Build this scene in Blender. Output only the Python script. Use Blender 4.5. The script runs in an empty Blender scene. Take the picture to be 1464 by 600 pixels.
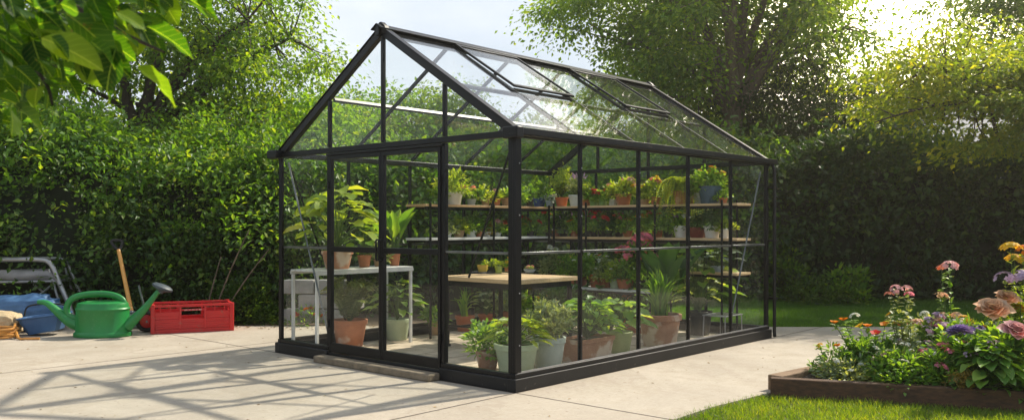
import bpy, bmesh, math, random
import numpy as np
from mathutils import Vector, Matrix, Euler
R = math.radians
rng = np.random.default_rng(7)
random.seed(7)
S = bpy.context.scene
COL = S.collection
PI = math.pi

# ------------------------------------------------------------------ camera numbers
CH, CF, CX, HY = 1.272, 1253.0, 732.0, 322.0      # eye height, focal (px of the photo), principal x, horizon y
def gp(px, py, z=0.0):
    d = (CH - z) * CF / (py - HY)
    return Vector(((px - CX) / CF * d, d, z))
# greenhouse frame: origin = near corner on the ground, local x = long side, local y = door side
GN = Vector((0.027, 6.66, 0.0)); TH = math.atan2(.7466, .6654)
GB = Vector((math.cos(TH), math.sin(TH), 0)); GA = Vector((-math.sin(TH), math.cos(TH), 0))
GL, GW, HE, HR = 4.39, 3.23, 2.0, 3.0
def gw(x, y, z=0.0):
    return GN + GB * x + GA * y + Vector((0, 0, z))

# ------------------------------------------------------------------ materials
def nd(nt, t, **kw):
    n = nt.nodes.new(t)
    for k, v in kw.items(): setattr(n, k, v)
    return n
def newmat(name):
    m = bpy.data.materials.new(name); m.use_nodes = True
    nt = m.node_tree
    b = nt.nodes['Principled BSDF']
    return m, nt, b
def c4(c): return (c[0], c[1], c[2], 1.0)
def pm(name, c1, c2=None, scale=6.0, rough=.6, bump=0.0, bscale=40.0, metal=0.0, detail=5.0, stretch=None, spec=.5, speck=None):
    m, nt, b = newmat(name)
    if c2 is None: c2 = tuple(x * .8 for x in c1)
    tc = nd(nt, 'ShaderNodeTexCoord'); src = tc.outputs['Object']
    if stretch:
        mp = nd(nt, 'ShaderNodeMapping'); mp.inputs['Scale'].default_value = stretch
        nt.links.new(src, mp.inputs['Vector']); src = mp.outputs[0]
    n1 = nd(nt, 'ShaderNodeTexNoise'); n1.inputs['Scale'].default_value = scale; n1.inputs['Detail'].default_value = detail
    n1.inputs['Roughness'].default_value = .65
    nt.links.new(src, n1.inputs['Vector'])
    r = nd(nt, 'ShaderNodeValToRGB'); r.color_ramp.elements[0].position = .32; r.color_ramp.elements[1].position = .68
    r.color_ramp.elements[0].color = c4(c2); r.color_ramp.elements[1].color = c4(c1)
    nt.links.new(n1.outputs['Fac'], r.inputs[0])
    out = r.outputs[0]
    if speck:
        n3 = nd(nt, 'ShaderNodeTexNoise'); n3.inputs['Scale'].default_value = speck[1]; n3.inputs['Detail'].default_value = 4
        nt.links.new(src, n3.inputs['Vector'])
        r3 = nd(nt, 'ShaderNodeValToRGB'); r3.color_ramp.elements[0].position = speck[2]; r3.color_ramp.elements[1].position = speck[2] + .1
        nt.links.new(n3.outputs['Fac'], r3.inputs[0])
        mx = nd(nt, 'ShaderNodeMix', data_type='RGBA')
        nt.links.new(r3.outputs[0], mx.inputs[0]); nt.links.new(out, mx.inputs[6]); mx.inputs[7].default_value = c4(speck[0])
        out = mx.outputs[2]
    nt.links.new(out, b.inputs['Base Color'])
    b.inputs['Roughness'].default_value = rough; b.inputs['Metallic'].default_value = metal
    b.inputs['Specular IOR Level'].default_value = spec
    if bump:
        n2 = nd(nt, 'ShaderNodeTexNoise'); n2.inputs['Scale'].default_value = bscale; n2.inputs['Detail'].default_value = 4
        nt.links.new(src, n2.inputs['Vector'])
        bp = nd(nt, 'ShaderNodeBump'); bp.inputs['Strength'].default_value = bump; bp.inputs['Distance'].default_value = .01
        nt.links.new(n2.outputs['Fac'], bp.inputs['Height']); nt.links.new(bp.outputs[0], b.inputs['Normal'])
    return m
def leafmat(name, ca, cb, cc=None, trans=.45, tcol=None, rough=.45, spec=.4, drift=1.1, veins=False):
    """per-leaf colour between ca, cb (cc a rarer third); light passes through the blade"""
    m, nt, b = newmat(name)
    g = nd(nt, 'ShaderNodeNewGeometry')
    r = nd(nt, 'ShaderNodeValToRGB'); e = r.color_ramp.elements
    e[0].position = 0; e[0].color = c4(ca); e[1].position = .8 if cc else 1.0; e[1].color = c4(cb)
    if cc: x = e.new(1.0); x.color = c4(cc)
    nt.links.new(g.outputs['Random Per Island'], r.inputs[0])
    tc = nd(nt, 'ShaderNodeTexCoord'); nz = nd(nt, 'ShaderNodeTexNoise'); nz.inputs['Scale'].default_value = drift; nz.inputs['Detail'].default_value = 3
    nt.links.new(tc.outputs['Object'], nz.inputs['Vector'])
    rz_ = nd(nt, 'ShaderNodeValToRGB'); q = rz_.color_ramp.elements; q[0].position = .35; q[1].position = .68; q[0].color = (.62, .74, .75, 1); q[1].color = (1.32, 1.22, .95, 1); nt.links.new(nz.outputs['Fac'], rz_.inputs[0])
    hm = nd(nt, 'ShaderNodeMix', data_type='RGBA'); hm.blend_type = 'MULTIPLY'; hm.inputs[0].default_value = 1; nt.links.new(r.outputs[0], hm.inputs[6]); nt.links.new(rz_.outputs[0], hm.inputs[7])
    class _O: outputs = [hm.outputs[2]]
    r = _O
    if veins:
        at = nd(nt, 'ShaderNodeAttribute'); at.attribute_name = 'leaf_uv'; sp_ = nd(nt, 'ShaderNodeSeparateXYZ'); nt.links.new(at.outputs['Vector'], sp_.inputs[0])
        def mth(op, a, b_=None):
            n_ = nd(nt, 'ShaderNodeMath', operation=op)
            for i_, v_ in enumerate((a, b_)):
                if v_ is None: continue
                if isinstance(v_, (int, float)): n_.inputs[i_].default_value = v_
                else: nt.links.new(v_, n_.inputs[i_])
            return n_.outputs[0]
        av = mth('ABSOLUTE', sp_.outputs[1]); mid = mth('LESS_THAN', av, .016)
        w_ = mth('PINGPONG', mth('SUBTRACT', sp_.outputs[0], mth('MULTIPLY', av, .55)), .062); side_ = mth('MULTIPLY', mth('LESS_THAN', w_, .006), .35)
        vm_ = nd(nt, 'ShaderNodeMix', data_type='RGBA'); nt.links.new(mth('MAXIMUM', mid, side_), vm_.inputs[0]); nt.links.new(r.outputs[0], vm_.inputs[6]); vm_.inputs[7].default_value = (.16, .24, .05, 1)
        n3 = nd(nt, 'ShaderNodeTexNoise'); n3.inputs['Scale'].default_value = 28; n3.inputs['Detail'].default_value = 3; nt.links.new(tc.outputs['Object'], n3.inputs['Vector'])
        r3 = nd(nt, 'ShaderNodeValToRGB'); r3.color_ramp.elements[0].position = .68; r3.color_ramp.elements[1].position = .74; nt.links.new(n3.outputs['Fac'], r3.inputs[0])
        v2 = nd(nt, 'ShaderNodeMix', data_type='RGBA'); nt.links.new(r3.outputs[0], v2.inputs[0]); nt.links.new(vm_.outputs[2], v2.inputs[6]); v2.inputs[7].default_value = (.10, .075, .02, 1)
        class _P: outputs = [v2.outputs[2]]
        r = _P
    nt.links.new(r.outputs[0], b.inputs['Base Color'])
    b.inputs['Roughness'].default_value = rough; b.inputs['Specular IOR Level'].default_value = spec
    t = nd(nt, 'ShaderNodeBsdfTranslucent')
    tm = nd(nt, 'ShaderNodeMix', data_type='RGBA'); tm.blend_type = 'MULTIPLY'; tm.inputs[0].default_value = 1
    nt.links.new(r.outputs[0], tm.inputs[6]); tm.inputs[7].default_value = c4(tcol or (3.0, 2.5, .5))
    nt.links.new(tm.outputs[2], t.inputs['Color'])
    mx = nd(nt, 'ShaderNodeMixShader'); mx.inputs[0].default_value = trans
    nt.links.new(b.outputs[0], mx.inputs[1]); nt.links.new(t.outputs[0], mx.inputs[2])
    nt.links.new(mx.outputs[0], nt.nodes['Material Output'].inputs[0])
    return m

def concrete_mat():
    m, nt, b = newmat('concrete')
    tc = nd(nt, 'ShaderNodeTexCoord'); src = tc.outputs['Object']
    def noise(sc, det=5, ro=.6):
        n = nd(nt, 'ShaderNodeTexNoise'); n.inputs['Scale'].default_value = sc; n.inputs['Detail'].default_value = det; n.inputs['Roughness'].default_value = ro
        nt.links.new(src, n.inputs['Vector']); return n.outputs['Fac']
    def ramp(f, p0, p1, a, bb):
        r = nd(nt, 'ShaderNodeValToRGB'); e = r.color_ramp.elements
        e[0].position = p0; e[1].position = p1; e[0].color = c4(a); e[1].color = c4(bb); nt.links.new(f, r.inputs[0]); return r.outputs[0]
    def mix(f, a, bb, mode='MIX'):
        x = nd(nt, 'ShaderNodeMix', data_type='RGBA'); x.blend_type = mode
        if isinstance(f, float): x.inputs[0].default_value = f
        else: nt.links.new(f, x.inputs[0])
        for v, i in ((a, 6), (bb, 7)):
            if isinstance(v, tuple): x.inputs[i].default_value = c4(v)
            else: nt.links.new(v, x.inputs[i])
        return x.outputs[2]
    base = ramp(noise(.9, 6, .65), .3, .7, (.345, .30, .24), (.49, .435, .355))
    fine = ramp(noise(38, 4), .3, .7, (.86, .86, .86), (1.0, 1.0, 1.0))
    col = mix(1.0, base, fine, 'MULTIPLY')
    st = ramp(noise(1.7, 10, .8), .47, .68, (0, 0, 0), (.7, .7, .7))
    col = mix(st, col, (.30, .25, .185))
    cr_ = ramp(noise(.45, 9, .62), .485, .5, (0, 0, 0), (1, 1, 1)); cr2 = ramp(noise(.45, 9, .62), .5, .515, (1, 1, 1), (0, 0, 0))
    col = mix(mix(.75, (0., 0., 0.), mix(1.0, cr_, cr2, 'MULTIPLY')), col, (.33, .28, .22))
    sp = ramp(noise(21, 3, .5), .66, .72, (0, 0, 0), (.7, .7, .7))
    col = mix(sp, col, (.20, .15, .11))
    # joints between the poured slabs
    sx = nd(nt, 'ShaderNodeSeparateXYZ'); nt.links.new(src, sx.inputs[0])
    wob = nd(nt, 'ShaderNodeMath', operation='MULTIPLY'); nt.links.new(noise(9, 3), wob.inputs[0]); wob.inputs[1].default_value = .012
    fs = []
    for ax, period, off in (('X', 4.6, 0.0), ('Y', 3.9, 3.9)):
        a = nd(nt, 'ShaderNodeMath', operation='ADD'); nt.links.new(sx.outputs[ax], a.inputs[0]); nt.links.new(wob.outputs[0], a.inputs[1])
        a2 = nd(nt, 'ShaderNodeMath', operation='ADD'); nt.links.new(a.outputs[0], a2.inputs[0]); a2.inputs[1].default_value = off + period / 2 - .006
        w = nd(nt, 'ShaderNodeMath', operation='FLOORED_MODULO'); nt.links.new(a2.outputs[0], w.inputs[0]); w.inputs[1].default_value = period
        d = nd(nt, 'ShaderNodeMath', operation='SUBTRACT'); nt.links.new(w.outputs[0], d.inputs[0]); d.inputs[1].default_value = period / 2
        ab = nd(nt, 'ShaderNodeMath', operation='ABSOLUTE'); nt.links.new(d.outputs[0], ab.inputs[0])
        l = nd(nt, 'ShaderNodeMapRange'); l.inputs[1].default_value = .007; l.inputs[2].default_value = .015; l.inputs[3].default_value = 1; l.inputs[4].default_value = 0
        nt.links.new(ab.outputs[0], l.inputs[0]); fs.append(l.outputs[0])
    mxj = nd(nt, 'ShaderNodeMath', operation='MAXIMUM'); nt.links.new(fs[0], mxj.inputs[0]); nt.links.new(fs[1], mxj.inputs[1])
    col = mix(mxj.outputs[0], col, (.09, .075, .06))
    nt.links.new(col, b.inputs['Base Color'])
    b.inputs['Roughness'].default_value = .78; b.inputs['Specular IOR Level'].default_value = .3
    hb = nd(nt, 'ShaderNodeMath', operation='MULTIPLY'); nt.links.new(mxj.outputs[0], hb.inputs[0]); hb.inputs[1].default_value = -3
    ha = nd(nt, 'ShaderNodeMath', operation='ADD'); nt.links.new(noise(55, 5), ha.inputs[0]); nt.links.new(hb.outputs[0], ha.inputs[1])
    bp = nd(nt, 'ShaderNodeBump'); bp.inputs['Strength'].default_value = .35; bp.inputs['Distance'].default_value = .006
    nt.links.new(ha.outputs[0], bp.inputs['Height']); nt.links.new(bp.outputs[0], b.inputs['Normal'])
    return m
def paver_mat():
    m, nt, b = newmat('pale paving')
    tc = nd(nt, 'ShaderNodeTexCoord')
    br = nd(nt, 'ShaderNodeTexBrick'); br.inputs['Scale'].default_value = 1.0
    br.inputs['Color1'].default_value = (.50, .41, .30, 1); br.inputs['Color2'].default_value = (.60, .51, .39, 1); br.inputs['Mortar'].default_value = (.2, .16, .11, 1)
    br.inputs['Mortar Size'].default_value = .008; br.inputs['Brick Width'].default_value = .6; br.inputs['Row Height'].default_value = .4
    nt.links.new(tc.outputs['Object'], br.inputs['Vector'])
    n = nd(nt, 'ShaderNodeTexNoise'); n.inputs['Scale'].default_value = 5; n.inputs['Detail'].default_value = 6
    nt.links.new(tc.outputs['Object'], n.inputs['Vector'])
    r = nd(nt, 'ShaderNodeValToRGB'); r.color_ramp.elements[0].position = .3; r.color_ramp.elements[0].color = (.6, .58, .55, 1); r.color_ramp.elements[1].position = .6
    nt.links.new(n.outputs['Fac'], r.inputs[0])
    mx = nd(nt, 'ShaderNodeMix', data_type='RGBA'); mx.blend_type = 'MULTIPLY'; mx.inputs[0].default_value = 1
    nt.links.new(br.outputs['Color'], mx.inputs[6]); nt.links.new(r.outputs[0], mx.inputs[7])
    nt.links.new(mx.outputs[2], b.inputs['Base Color']); b.inputs['Roughness'].default_value = .75
    return m
def glass_mat(name='glass pane', tint=(.988, .996, .992), dirt=.006):
    m, nt, b = newmat(name); nt.nodes.remove(b)
    lw = nd(nt, 'ShaderNodeLayerWeight'); lw.inputs['Blend'].default_value = .5
    p = nd(nt, 'ShaderNodeMath', operation='POWER'); nt.links.new(lw.outputs['Facing'], p.inputs[0]); p.inputs[1].default_value = 5.5
    mr = nd(nt, 'ShaderNodeMapRange'); mr.inputs[3].default_value = .014; mr.inputs[4].default_value = .78; nt.links.new(p.outputs[0], mr.inputs[0])
    tr = nd(nt, 'ShaderNodeBsdfTransparent'); tr.inputs[0].default_value = c4(tint)
    gl = nd(nt, 'ShaderNodeBsdfGlossy'); gl.inputs['Roughness'].default_value = .015; gl.inputs[0].default_value = (1, 1, 1, 1)
    tc = nd(nt, 'ShaderNodeTexCoord')
    n = nd(nt, 'ShaderNodeTexNoise'); n.inputs['Scale'].default_value = 1.3; n.inputs['Detail'].default_value = 5
    nt.links.new(tc.outputs['Object'], n.inputs['Vector'])
    bp = nd(nt, 'ShaderNodeBump'); bp.inputs['Strength'].default_value = .05; bp.inputs['Distance'].default_value = .05
    nt.links.new(n.outputs['Fac'], bp.inputs['Height']); nt.links.new(bp.outputs[0], gl.inputs['Normal'])
    mx = nd(nt, 'ShaderNodeMixShader'); nt.links.new(mr.outputs[0], mx.inputs[0]); nt.links.new(tr.outputs[0], mx.inputs[1]); nt.links.new(gl.outputs[0], mx.inputs[2])
    df = nd(nt, 'ShaderNodeBsdfDiffuse'); df.inputs[0].default_value = (.75, .77, .72, 1)
    n2 = nd(nt, 'ShaderNodeTexNoise'); n2.inputs['Scale'].default_value = 2.2; n2.inputs['Detail'].default_value = 8; n2.inputs['Roughness'].default_value = .7
    nt.links.new(tc.outputs['Object'], n2.inputs['Vector'])
    mr2 = nd(nt, 'ShaderNodeMapRange'); mr2.inputs[1].default_value = .4; mr2.inputs[2].default_value = .75; mr2.inputs[3].default_value = dirt * .35; mr2.inputs[4].default_value = dirt * 2.2
    nt.links.new(n2.outputs['Fac'], mr2.inputs[0])
    m2 = nd(nt, 'ShaderNodeMixShader'); nt.links.new(mr2.outputs[0], m2.inputs[0]); nt.links.new(mx.outputs[0], m2.inputs[1]); nt.links.new(df.outputs[0], m2.inputs[2])
    nt.links.new(m2.outputs[0], nt.nodes['Material Output'].inputs[0])
    return m

M = {}
M['concrete'] = concrete_mat()
M['paver'] = paver_mat()
M['glass'] = glass_mat()
M['jar'] = glass_mat('jar glass', (.9, .93, .9), .03)
M['black'] = pm('black powder coat', (.0055, .006, .008), (.0035, .004, .0055), 3, .36, .04, 200, spec=.25, speck=((.03, .029, .027), 26, .70))
M['black2'] = pm('black plinth', (.012, .012, .013), (.007, .007, .008), 5, .5, .1, 80, spec=.35, speck=((.07, .062, .05), 14, .66))
M['steel'] = pm('satin grey steel', (.20, .21, .21), (.12, .13, .13), 8, .35, metal=.8)
M['zinc'] = pm('grey aluminium', (.42, .42, .43), (.30, .30, .31), 8, .38, metal=.6)
M['soil'] = pm('potting soil', (.05, .033, .02), (.018, .012, .008), 30, .95, .8, 60)
M['mulch'] = pm('leaf litter', (.16, .11, .06), (.05, .035, .02), 14, .95, .8, 60)
M['earth'] = pm('earth', (.07, .06, .035), (.03, .035, .015), 1.5, .95, .5, 20)
M['terra'] = pm('terracotta', (.46, .17, .075), (.33, .12, .055), 9, .75, .12, 60, speck=((.55, .38, .28), 6, .58))
M['terra2'] = pm('weathered terracotta', (.44, .22, .12), (.30, .13, .07), 6, .8, .2, 40, speck=((.58, .46, .36), 5, .5))
M['terra3'] = pm('bright terracotta', (.50, .15, .05), (.40, .11, .04), 6, .65, .1, 60)
M['tan'] = pm('tan clay', (.50, .32, .18), (.38, .24, .13), 9, .8, .1, 60)
M['white'] = pm('white glazed pot', (.74, .73, .70), (.62, .61, .58), 7, .4, .04, 40)
M['offwhite'] = pm('chalky white pot', (.66, .67, .62), (.52, .53, .47), 6, .7, .15, 40)
M['palegreen'] = pm('pale green pot', (.50, .57, .38), (.38, .45, .28), 6, .6, .12, 40)
M['greygreen'] = pm('grey green pot', (.50, .55, .49), (.38, .44, .38), 6, .65, .15, 40)
M['olive'] = pm('olive green pot', (.36, .42, .17), (.26, .31, .12), 6, .55, .1, 40)
M['green'] = pm('green pot', (.22, .38, .10), (.16, .30, .07), 6, .55, .1, 40)
M['blue'] = pm('blue grey bucket', (.06, .11, .16), (.04, .075, .115), 7, .5, .05, 40)
M['bluepot'] = pm('deep blue pot', (.03, .07, .20), (.02, .05, .14), 7, .45, .05, 40)
M['palegrey'] = pm('pale grey pot', (.44, .50, .52), (.34, .39, .41), 7, .6, .1, 40)
M['darkpot'] = pm('black plastic pot', (.022, .022, .022), (.014, .014, .014), 7, .5, .05, 40)
M['darkred'] = pm('dark red pot', (.22, .045, .03), (.15, .03, .02), 7, .55, .08, 40)
M['yellow'] = pm('mustard cup', (.58, .40, .06), (.46, .30, .04), 9, .5, .05, 50)
M['wood'] = pm('light timber', (.56, .36, .17), (.42, .25, .11), 5, .55, .12, 30, stretch=(1.2, 14, 14))
M['wood2'] = pm('pale planed board', (.66, .48, .28), (.50, .34, .17), 5, .5, .12, 30, stretch=(14, 1.2, 14))
M['whitewood'] = pm('white painted wood', (.70, .70, .67), (.55, .55, .52), 6, .5, .1, 30)
M['beam'] = pm('weathered shade-dark bed timber', (.11, .055, .025), (.04, .022, .012), 5, .85, .5, 30, stretch=(1.2, 9, 9))  # shade on the front face is put into the timber colour
M['beamtop'] = pm('weathered lit-top bed timber', (.26, .17, .10), (.13, .08, .045), 5, .85, .4, 30, stretch=(1.2, 9, 9))  # paler copy of the bed timber, its lit top put into the colour
M['stone'] = pm('door step stone', (.25, .20, .14), (.13, .105, .07), 14, .9, .6, 60)
M['block'] = pm('pale wall block', (.33, .32, .30), (.22, .215, .20), 7, .9, .5, 40)
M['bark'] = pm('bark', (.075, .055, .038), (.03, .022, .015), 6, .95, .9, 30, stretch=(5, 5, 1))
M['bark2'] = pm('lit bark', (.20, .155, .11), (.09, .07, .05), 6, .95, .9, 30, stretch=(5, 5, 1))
M['stem'] = pm('green stem', (.10, .17, .035), (.06, .11, .02), 20, .6)
M['canegreen'] = pm('green plastic', (.012, .22, .045), (.010, .17, .036), 3, .40, .05, 90, speck=((.05, .22, .07), 30, .62))
M['rose'] = pm('grey plastic rose', (.045, .06, .075), (.03, .045, .055), 6, .5)
M['red'] = pm('red plastic', (.60, .02, .02), (.45, .014, .015), 3, .42, .05, 90, speck=((.40, .07, .05), 22, .62))
M['redlabel'] = pm('pale print on red plastic', (.66, .30, .28), (.55, .12, .12), 30, .5)
M['ash'] = pm('orange ash handle', (.72, .36, .08), (.55, .25, .05), 6, .4, .08, 30, stretch=(10, 10, 1))
M['rubber'] = pm('black rubber', (.02, .02, .02), (.012, .012, .012), 10, .8, .2, 60)
M['canvas'] = pm('grey canvas', (.34, .33, .33), (.24, .235, .24), 5, .85, .3, 160)
M['tarp'] = pm('blue tarpaulin', (.06, .15, .30), (.035, .10, .22), 5, .55, .25, 30)
M['trug'] = pm('blue plastic trug', (.05, .14, .30), (.035, .10, .23), 5, .45, .05, 60)
M['sack'] = pm('beige sacking', (.55, .43, .26), (.40, .30, .17), 12, .9, .5, 120)
M['hose'] = pm('orange hose', (.52, .24, .045), (.40, .17, .03), 6, .4)
M['card'] = pm('seedling tray', (.03, .035, .045), (.02, .02, .03), 6, .5)
M['pebble'] = pm('dish gravel', (.4, .35, .3), (.15, .12, .10), 40, .9, .5, 60)
M['housewall'] = pm('pale render', (.42, .42, .44), (.36, .36, .38), 2, .9, .2, 60)
M['rooftile'] = pm('grey slate roof', (.30, .31, .35), (.22, .23, .27), 9, .7, .4, 30)
M['dark'] = pm('dark window glass', (.03, .035, .04), (.02, .025, .03), 3, .1)
M['juice'] = pm('yellow green drink', (.50, .52, .05), (.42, .46, .04), 5, .4)
# foliage
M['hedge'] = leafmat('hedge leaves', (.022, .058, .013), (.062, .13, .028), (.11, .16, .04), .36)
M['hedgelit'] = leafmat('pale sunlit hedge leaves', (.065, .155, .024), (.115, .23, .036), (.21, .29, .045), .5)  # paler leaf copy; sunlight on the hedge tops is put into its colour
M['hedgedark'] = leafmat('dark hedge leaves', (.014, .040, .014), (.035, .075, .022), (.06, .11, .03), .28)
M['core'] = pm('shade-dark hedge core', (.016, .026, .010), (.006, .010, .004), 9, .95, .8, 20)  # near-black colour stands in for shade between the leaves
M['treeA'] = leafmat('tree leaves', (.065, .14, .02), (.13, .23, .03), (.22, .29, .04), .58)
M['treeB'] = leafmat('tall tree leaves', (.07, .15, .02), (.15, .25, .035), (.24, .31, .04), .58)
M['maple'] = leafmat('yellow green maple leaves', (.10, .17, .02), (.20, .26, .03), (.32, .33, .04), .55)
M['treeD'] = leafmat('far tree leaves', (.025, .055, .018), (.05, .09, .025), None, .4)
M['magn'] = leafmat('large branch leaves', (.010, .036, .005), (.028, .080, .008), (.085, .15, .012), .5, (4.6, 4.0, .6), .5, .2, 3.0, True)
M['pl'] = leafmat('plant leaves', (.08, .18, .035), (.16, .29, .06), (.26, .38, .10), .42, drift=4)
M['pl_y'] = leafmat('yellow green plant leaves', (.16, .25, .04), (.26, .34, .06), (.36, .40, .10), .45)
M['pl_d'] = leafmat('dark plant leaves', (.035, .10, .026), (.075, .165, .042), None, .35)
M['pl_g'] = leafmat('grey green plant leaves', (.16, .22, .13), (.26, .32, .21), (.36, .40, .30), .35)
M['pl_v'] = leafmat('variegated plant leaves', (.10, .20, .04), (.20, .32, .08), (.45, .50, .30), .4)
M['pl_b'] = leafmat('bronze plant leaves', (.20, .14, .04), (.32, .22, .05), None, .4)
M['silver'] = leafmat('silver leaves', (.30, .36, .32), (.48, .52, .50), None, .3, (1.2, 1.2, 1.0))
M['grass'] = leafmat('grass blades', (.075, .145, .015), (.15, .235, .025), (.26, .28, .06), .45, rough=.5)
M['grassd'] = leafmat('far grass blades', (.05, .14, .016), (.09, .19, .028), None, .45)
for n, c in dict(f_red=(.80, .045, .03), f_orange=(.85, .27, .02), f_yellow=(.85, .52, .03), f_pink=(.90, .26, .38), f_coral=(.92, .34, .24),
                 f_peach=(.90, .55, .38), f_purple=(.26, .17, .48), f_lilac=(.60, .42, .66), f_white=(.82, .80, .74), f_rose=(.85, .44, .48)).items():
    a = tuple(x * .78 for x in c)
    M[n] = leafmat(n[2:] + ' petals', a, c, None, .35, (1.2, 1.2, 1.1), .6, .2)

# ------------------------------------------------------------------ objects
def tag(o, label=None, cat=None, group=None, kind=None):
    if label: o['label'] = label
    if cat: o['category'] = cat
    if group: o['group'] = group
    if kind: o['kind'] = kind
    return o
def empty(name, loc=(0, 0, 0), rz=0.0, label=None, cat=None, group=None, parent=None):
    o = bpy.data.objects.new(name, None); COL.objects.link(o); o.location = loc; o.rotation_euler = (0, 0, rz)
    o.empty_display_size = .1
    if parent: o.parent = parent
    return tag(o, label, cat, group)
def link(name, me, parent=None, mats=()):
    o = bpy.data.objects.new(name, me); COL.objects.link(o)
    if parent: o.parent = parent
    for m in mats: me.materials.append(m)
    return o

class MB:
    """collects simple solids and links them as ONE mesh object"""
    def __init__(s): s.bm = bmesh.new()
    def box(s, lo, hi, mtx=None):
        vs = []
        for z in (lo[2], hi[2]):
            for x, y in ((lo[0], lo[1]), (hi[0], lo[1]), (hi[0], hi[1]), (lo[0], hi[1])):
                v = Vector((x, y, z)); v = mtx @ v if mtx else v
                vs.append(s.bm.verts.new(v))
        for f in ((3, 2, 1, 0), (4, 5, 6, 7), (0, 1, 5, 4), (1, 2, 6, 5), (2, 3, 7, 6), (3, 0, 4, 7)):
            s.bm.faces.new([vs[i] for i in f])
        return s
    def bar(s, p, q, w, h, up=(0, 0, 1)):
        p = Vector(p); q = Vector(q); d = (q - p); L = d.length; d.normalize(); up = Vector(up)
        x = up.cross(d)
        if x.length < 1e-4: x = Vector((1, 0, 0)).cross(d)
        x.normalize(); z = d.cross(x)
        m = Matrix((x, d, z)).transposed().to_4x4(); m.translation = p
        return s.box((-w / 2, 0, -h / 2), (w / 2, L, h / 2), m)
    def tube(s, pts, r, seg=10, cap=True, flat=1.0):
        pts = [Vector(p) for p in pts]; n = len(pts)
        if not hasattr(r, '__len__'): r = [r] * n
        rings = []; prev = None
        for i, p in enumerate(pts):
            t = (pts[min(i + 1, n - 1)] - pts[max(i - 1, 0)]).normalized()
            if prev is None:
                a = Vector((0, 0, 1)) if abs(t.z) < .9 else Vector((1, 0, 0))
                x = a.cross(t).normalized()
            else:
                x = (prev - t * prev.dot(t)).normalized()
            prev = x; y = t.cross(x)
            rings.append([s.bm.verts.new(p + x * math.cos(k * 2 * PI / seg) * r[i] + y * math.sin(k * 2 * PI / seg) * r[i] * flat) for k in range(seg)])
        for i in range(n - 1):
            for k in range(seg):
                f = s.bm.faces.new((rings[i][k], rings[i][(k + 1) % seg], rings[i + 1][(k + 1) % seg], rings[i + 1][k])); f.smooth = True
        if cap:
            s.bm.faces.new(rings[0][::-1]); s.bm.faces.new(rings[-1])
        return s
    def lathe(s, prof, seg=28, sx=1.0, sy=1.0, c=(0, 0, 0), close=False, mtx=None):
        rings = []
        for r, z in prof:
            ring = []
            for k in range(seg):
                v = Vector((c[0] + r * sx * math.cos(2 * PI * k / seg), c[1] + r * sy * math.sin(2 * PI * k / seg), c[2] + z))
                ring.append(s.bm.verts.new(mtx @ v if mtx else v))
            rings.append(ring)
        for i in range(len(rings) - 1):
            for k in range(seg):
                f = s.bm.faces.new((rings[i][k], rings[i][(k + 1) % seg], rings[i + 1][(k + 1) % seg], rings[i + 1][k])); f.smooth = True
        s.bm.faces.new(rings[0][::-1]); s.bm.faces.new(rings[-1])
        return s
    def prism(s, poly, z0, z1):
        a = [s.bm.verts.new((p[0], p[1], z0)) for p in poly]; b = [s.bm.verts.new((p[0], p[1], z1)) for p in poly]
        s.bm.faces.new(a[::-1]); s.bm.faces.new(b); n = len(poly)
        for i in range(n): s.bm.faces.new((a[i], a[(i + 1) % n], b[(i + 1) % n], b[i]))
        return s
    def build(s, name, mat, parent=None, bevel=0.0, sharp=True):
        bmesh.ops.recalc_face_normals(s.bm, faces=s.bm.faces)
        me = bpy.data.meshes.new(name); s.bm.to_mesh(me); s.bm.free()
        me.materials.append(mat)
        o = bpy.data.objects.new(name, me); COL.objects.link(o)
        if parent: o.parent = parent
        if bevel:
            b = o.modifiers.new('bevel', 'BEVEL'); b.width = bevel; b.segments = 2; b.limit_method = 'ANGLE'; b.angle_limit = R(40)
        try: me.set_sharp_from_angle(angle=R(40))
        except Exception: pass
        return o

# ------------------------------------------------------------------ leaf instancing in numpy
T_Q = (np.array([[0, 0, 0], [.45, -.5, .10], [1, 0, -.05], [.45, .5, .10]]), np.array([[0, 1, 2, 3]]))
T_L = (np.array([[0, 0, 0], [.30, -.44, .09], [.70, -.36, .03], [1, 0, -.14], [.70, .36, .03], [.30, .44, .09], [.30, 0, 0.0], [.70, 0, -.03]]),
       np.array([[0, 1, 6, 6], [1, 2, 7, 6], [2, 3, 7, 7], [3, 4, 7, 7], [4, 5, 6, 7], [5, 0, 6, 6]]))
def grid_leaf(nu, prof, droop=.25, fold=.12, wave=.0, ph=0.0):
    V = []; F = []
    for i in range(nu + 1):
        u = i / nu; w = np.interp(u, np.linspace(0, 1, len(prof)), prof)
        for j, v in enumerate((-1, -.5, 0, .5, 1)):
            V.append([u - .1 * droop * u * u, v * w * .5, -droop * u * u + fold * abs(v) * w + wave * math.sin(u * 14 + ph + v * 2) * abs(v)])
    for i in range(nu):
        for j in range(4):
            a = i * 5 + j; F.append([a, a + 1, a + 6, a + 5])
    return (np.array(V), np.array(F))
T_BIG = [grid_leaf(8, [.05, .66, .94, 1.0, .98, .84, .52, .02], .22, .10, .018 + .01 * i, i) for i in range(3)]
T_PAD = grid_leaf(8, [.08, .30, .75, 1.0, 1.0, .80, .45, .02], .10, .16, .01)
T_BLADE = (np.array([[0, -.5, 0], [0, .5, 0], [.35, -.42, .02], [.35, .42, .02], [.68, -.27, -.09], [.68, .27, -.09], [1, 0, -.30]]),
           np.array([[0, 2, 3, 1], [2, 4, 5, 3], [4, 6, 6, 5]]))
def unit(a): return a / np.maximum(np.linalg.norm(a, axis=-1, keepdims=True), 1e-9)
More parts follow.
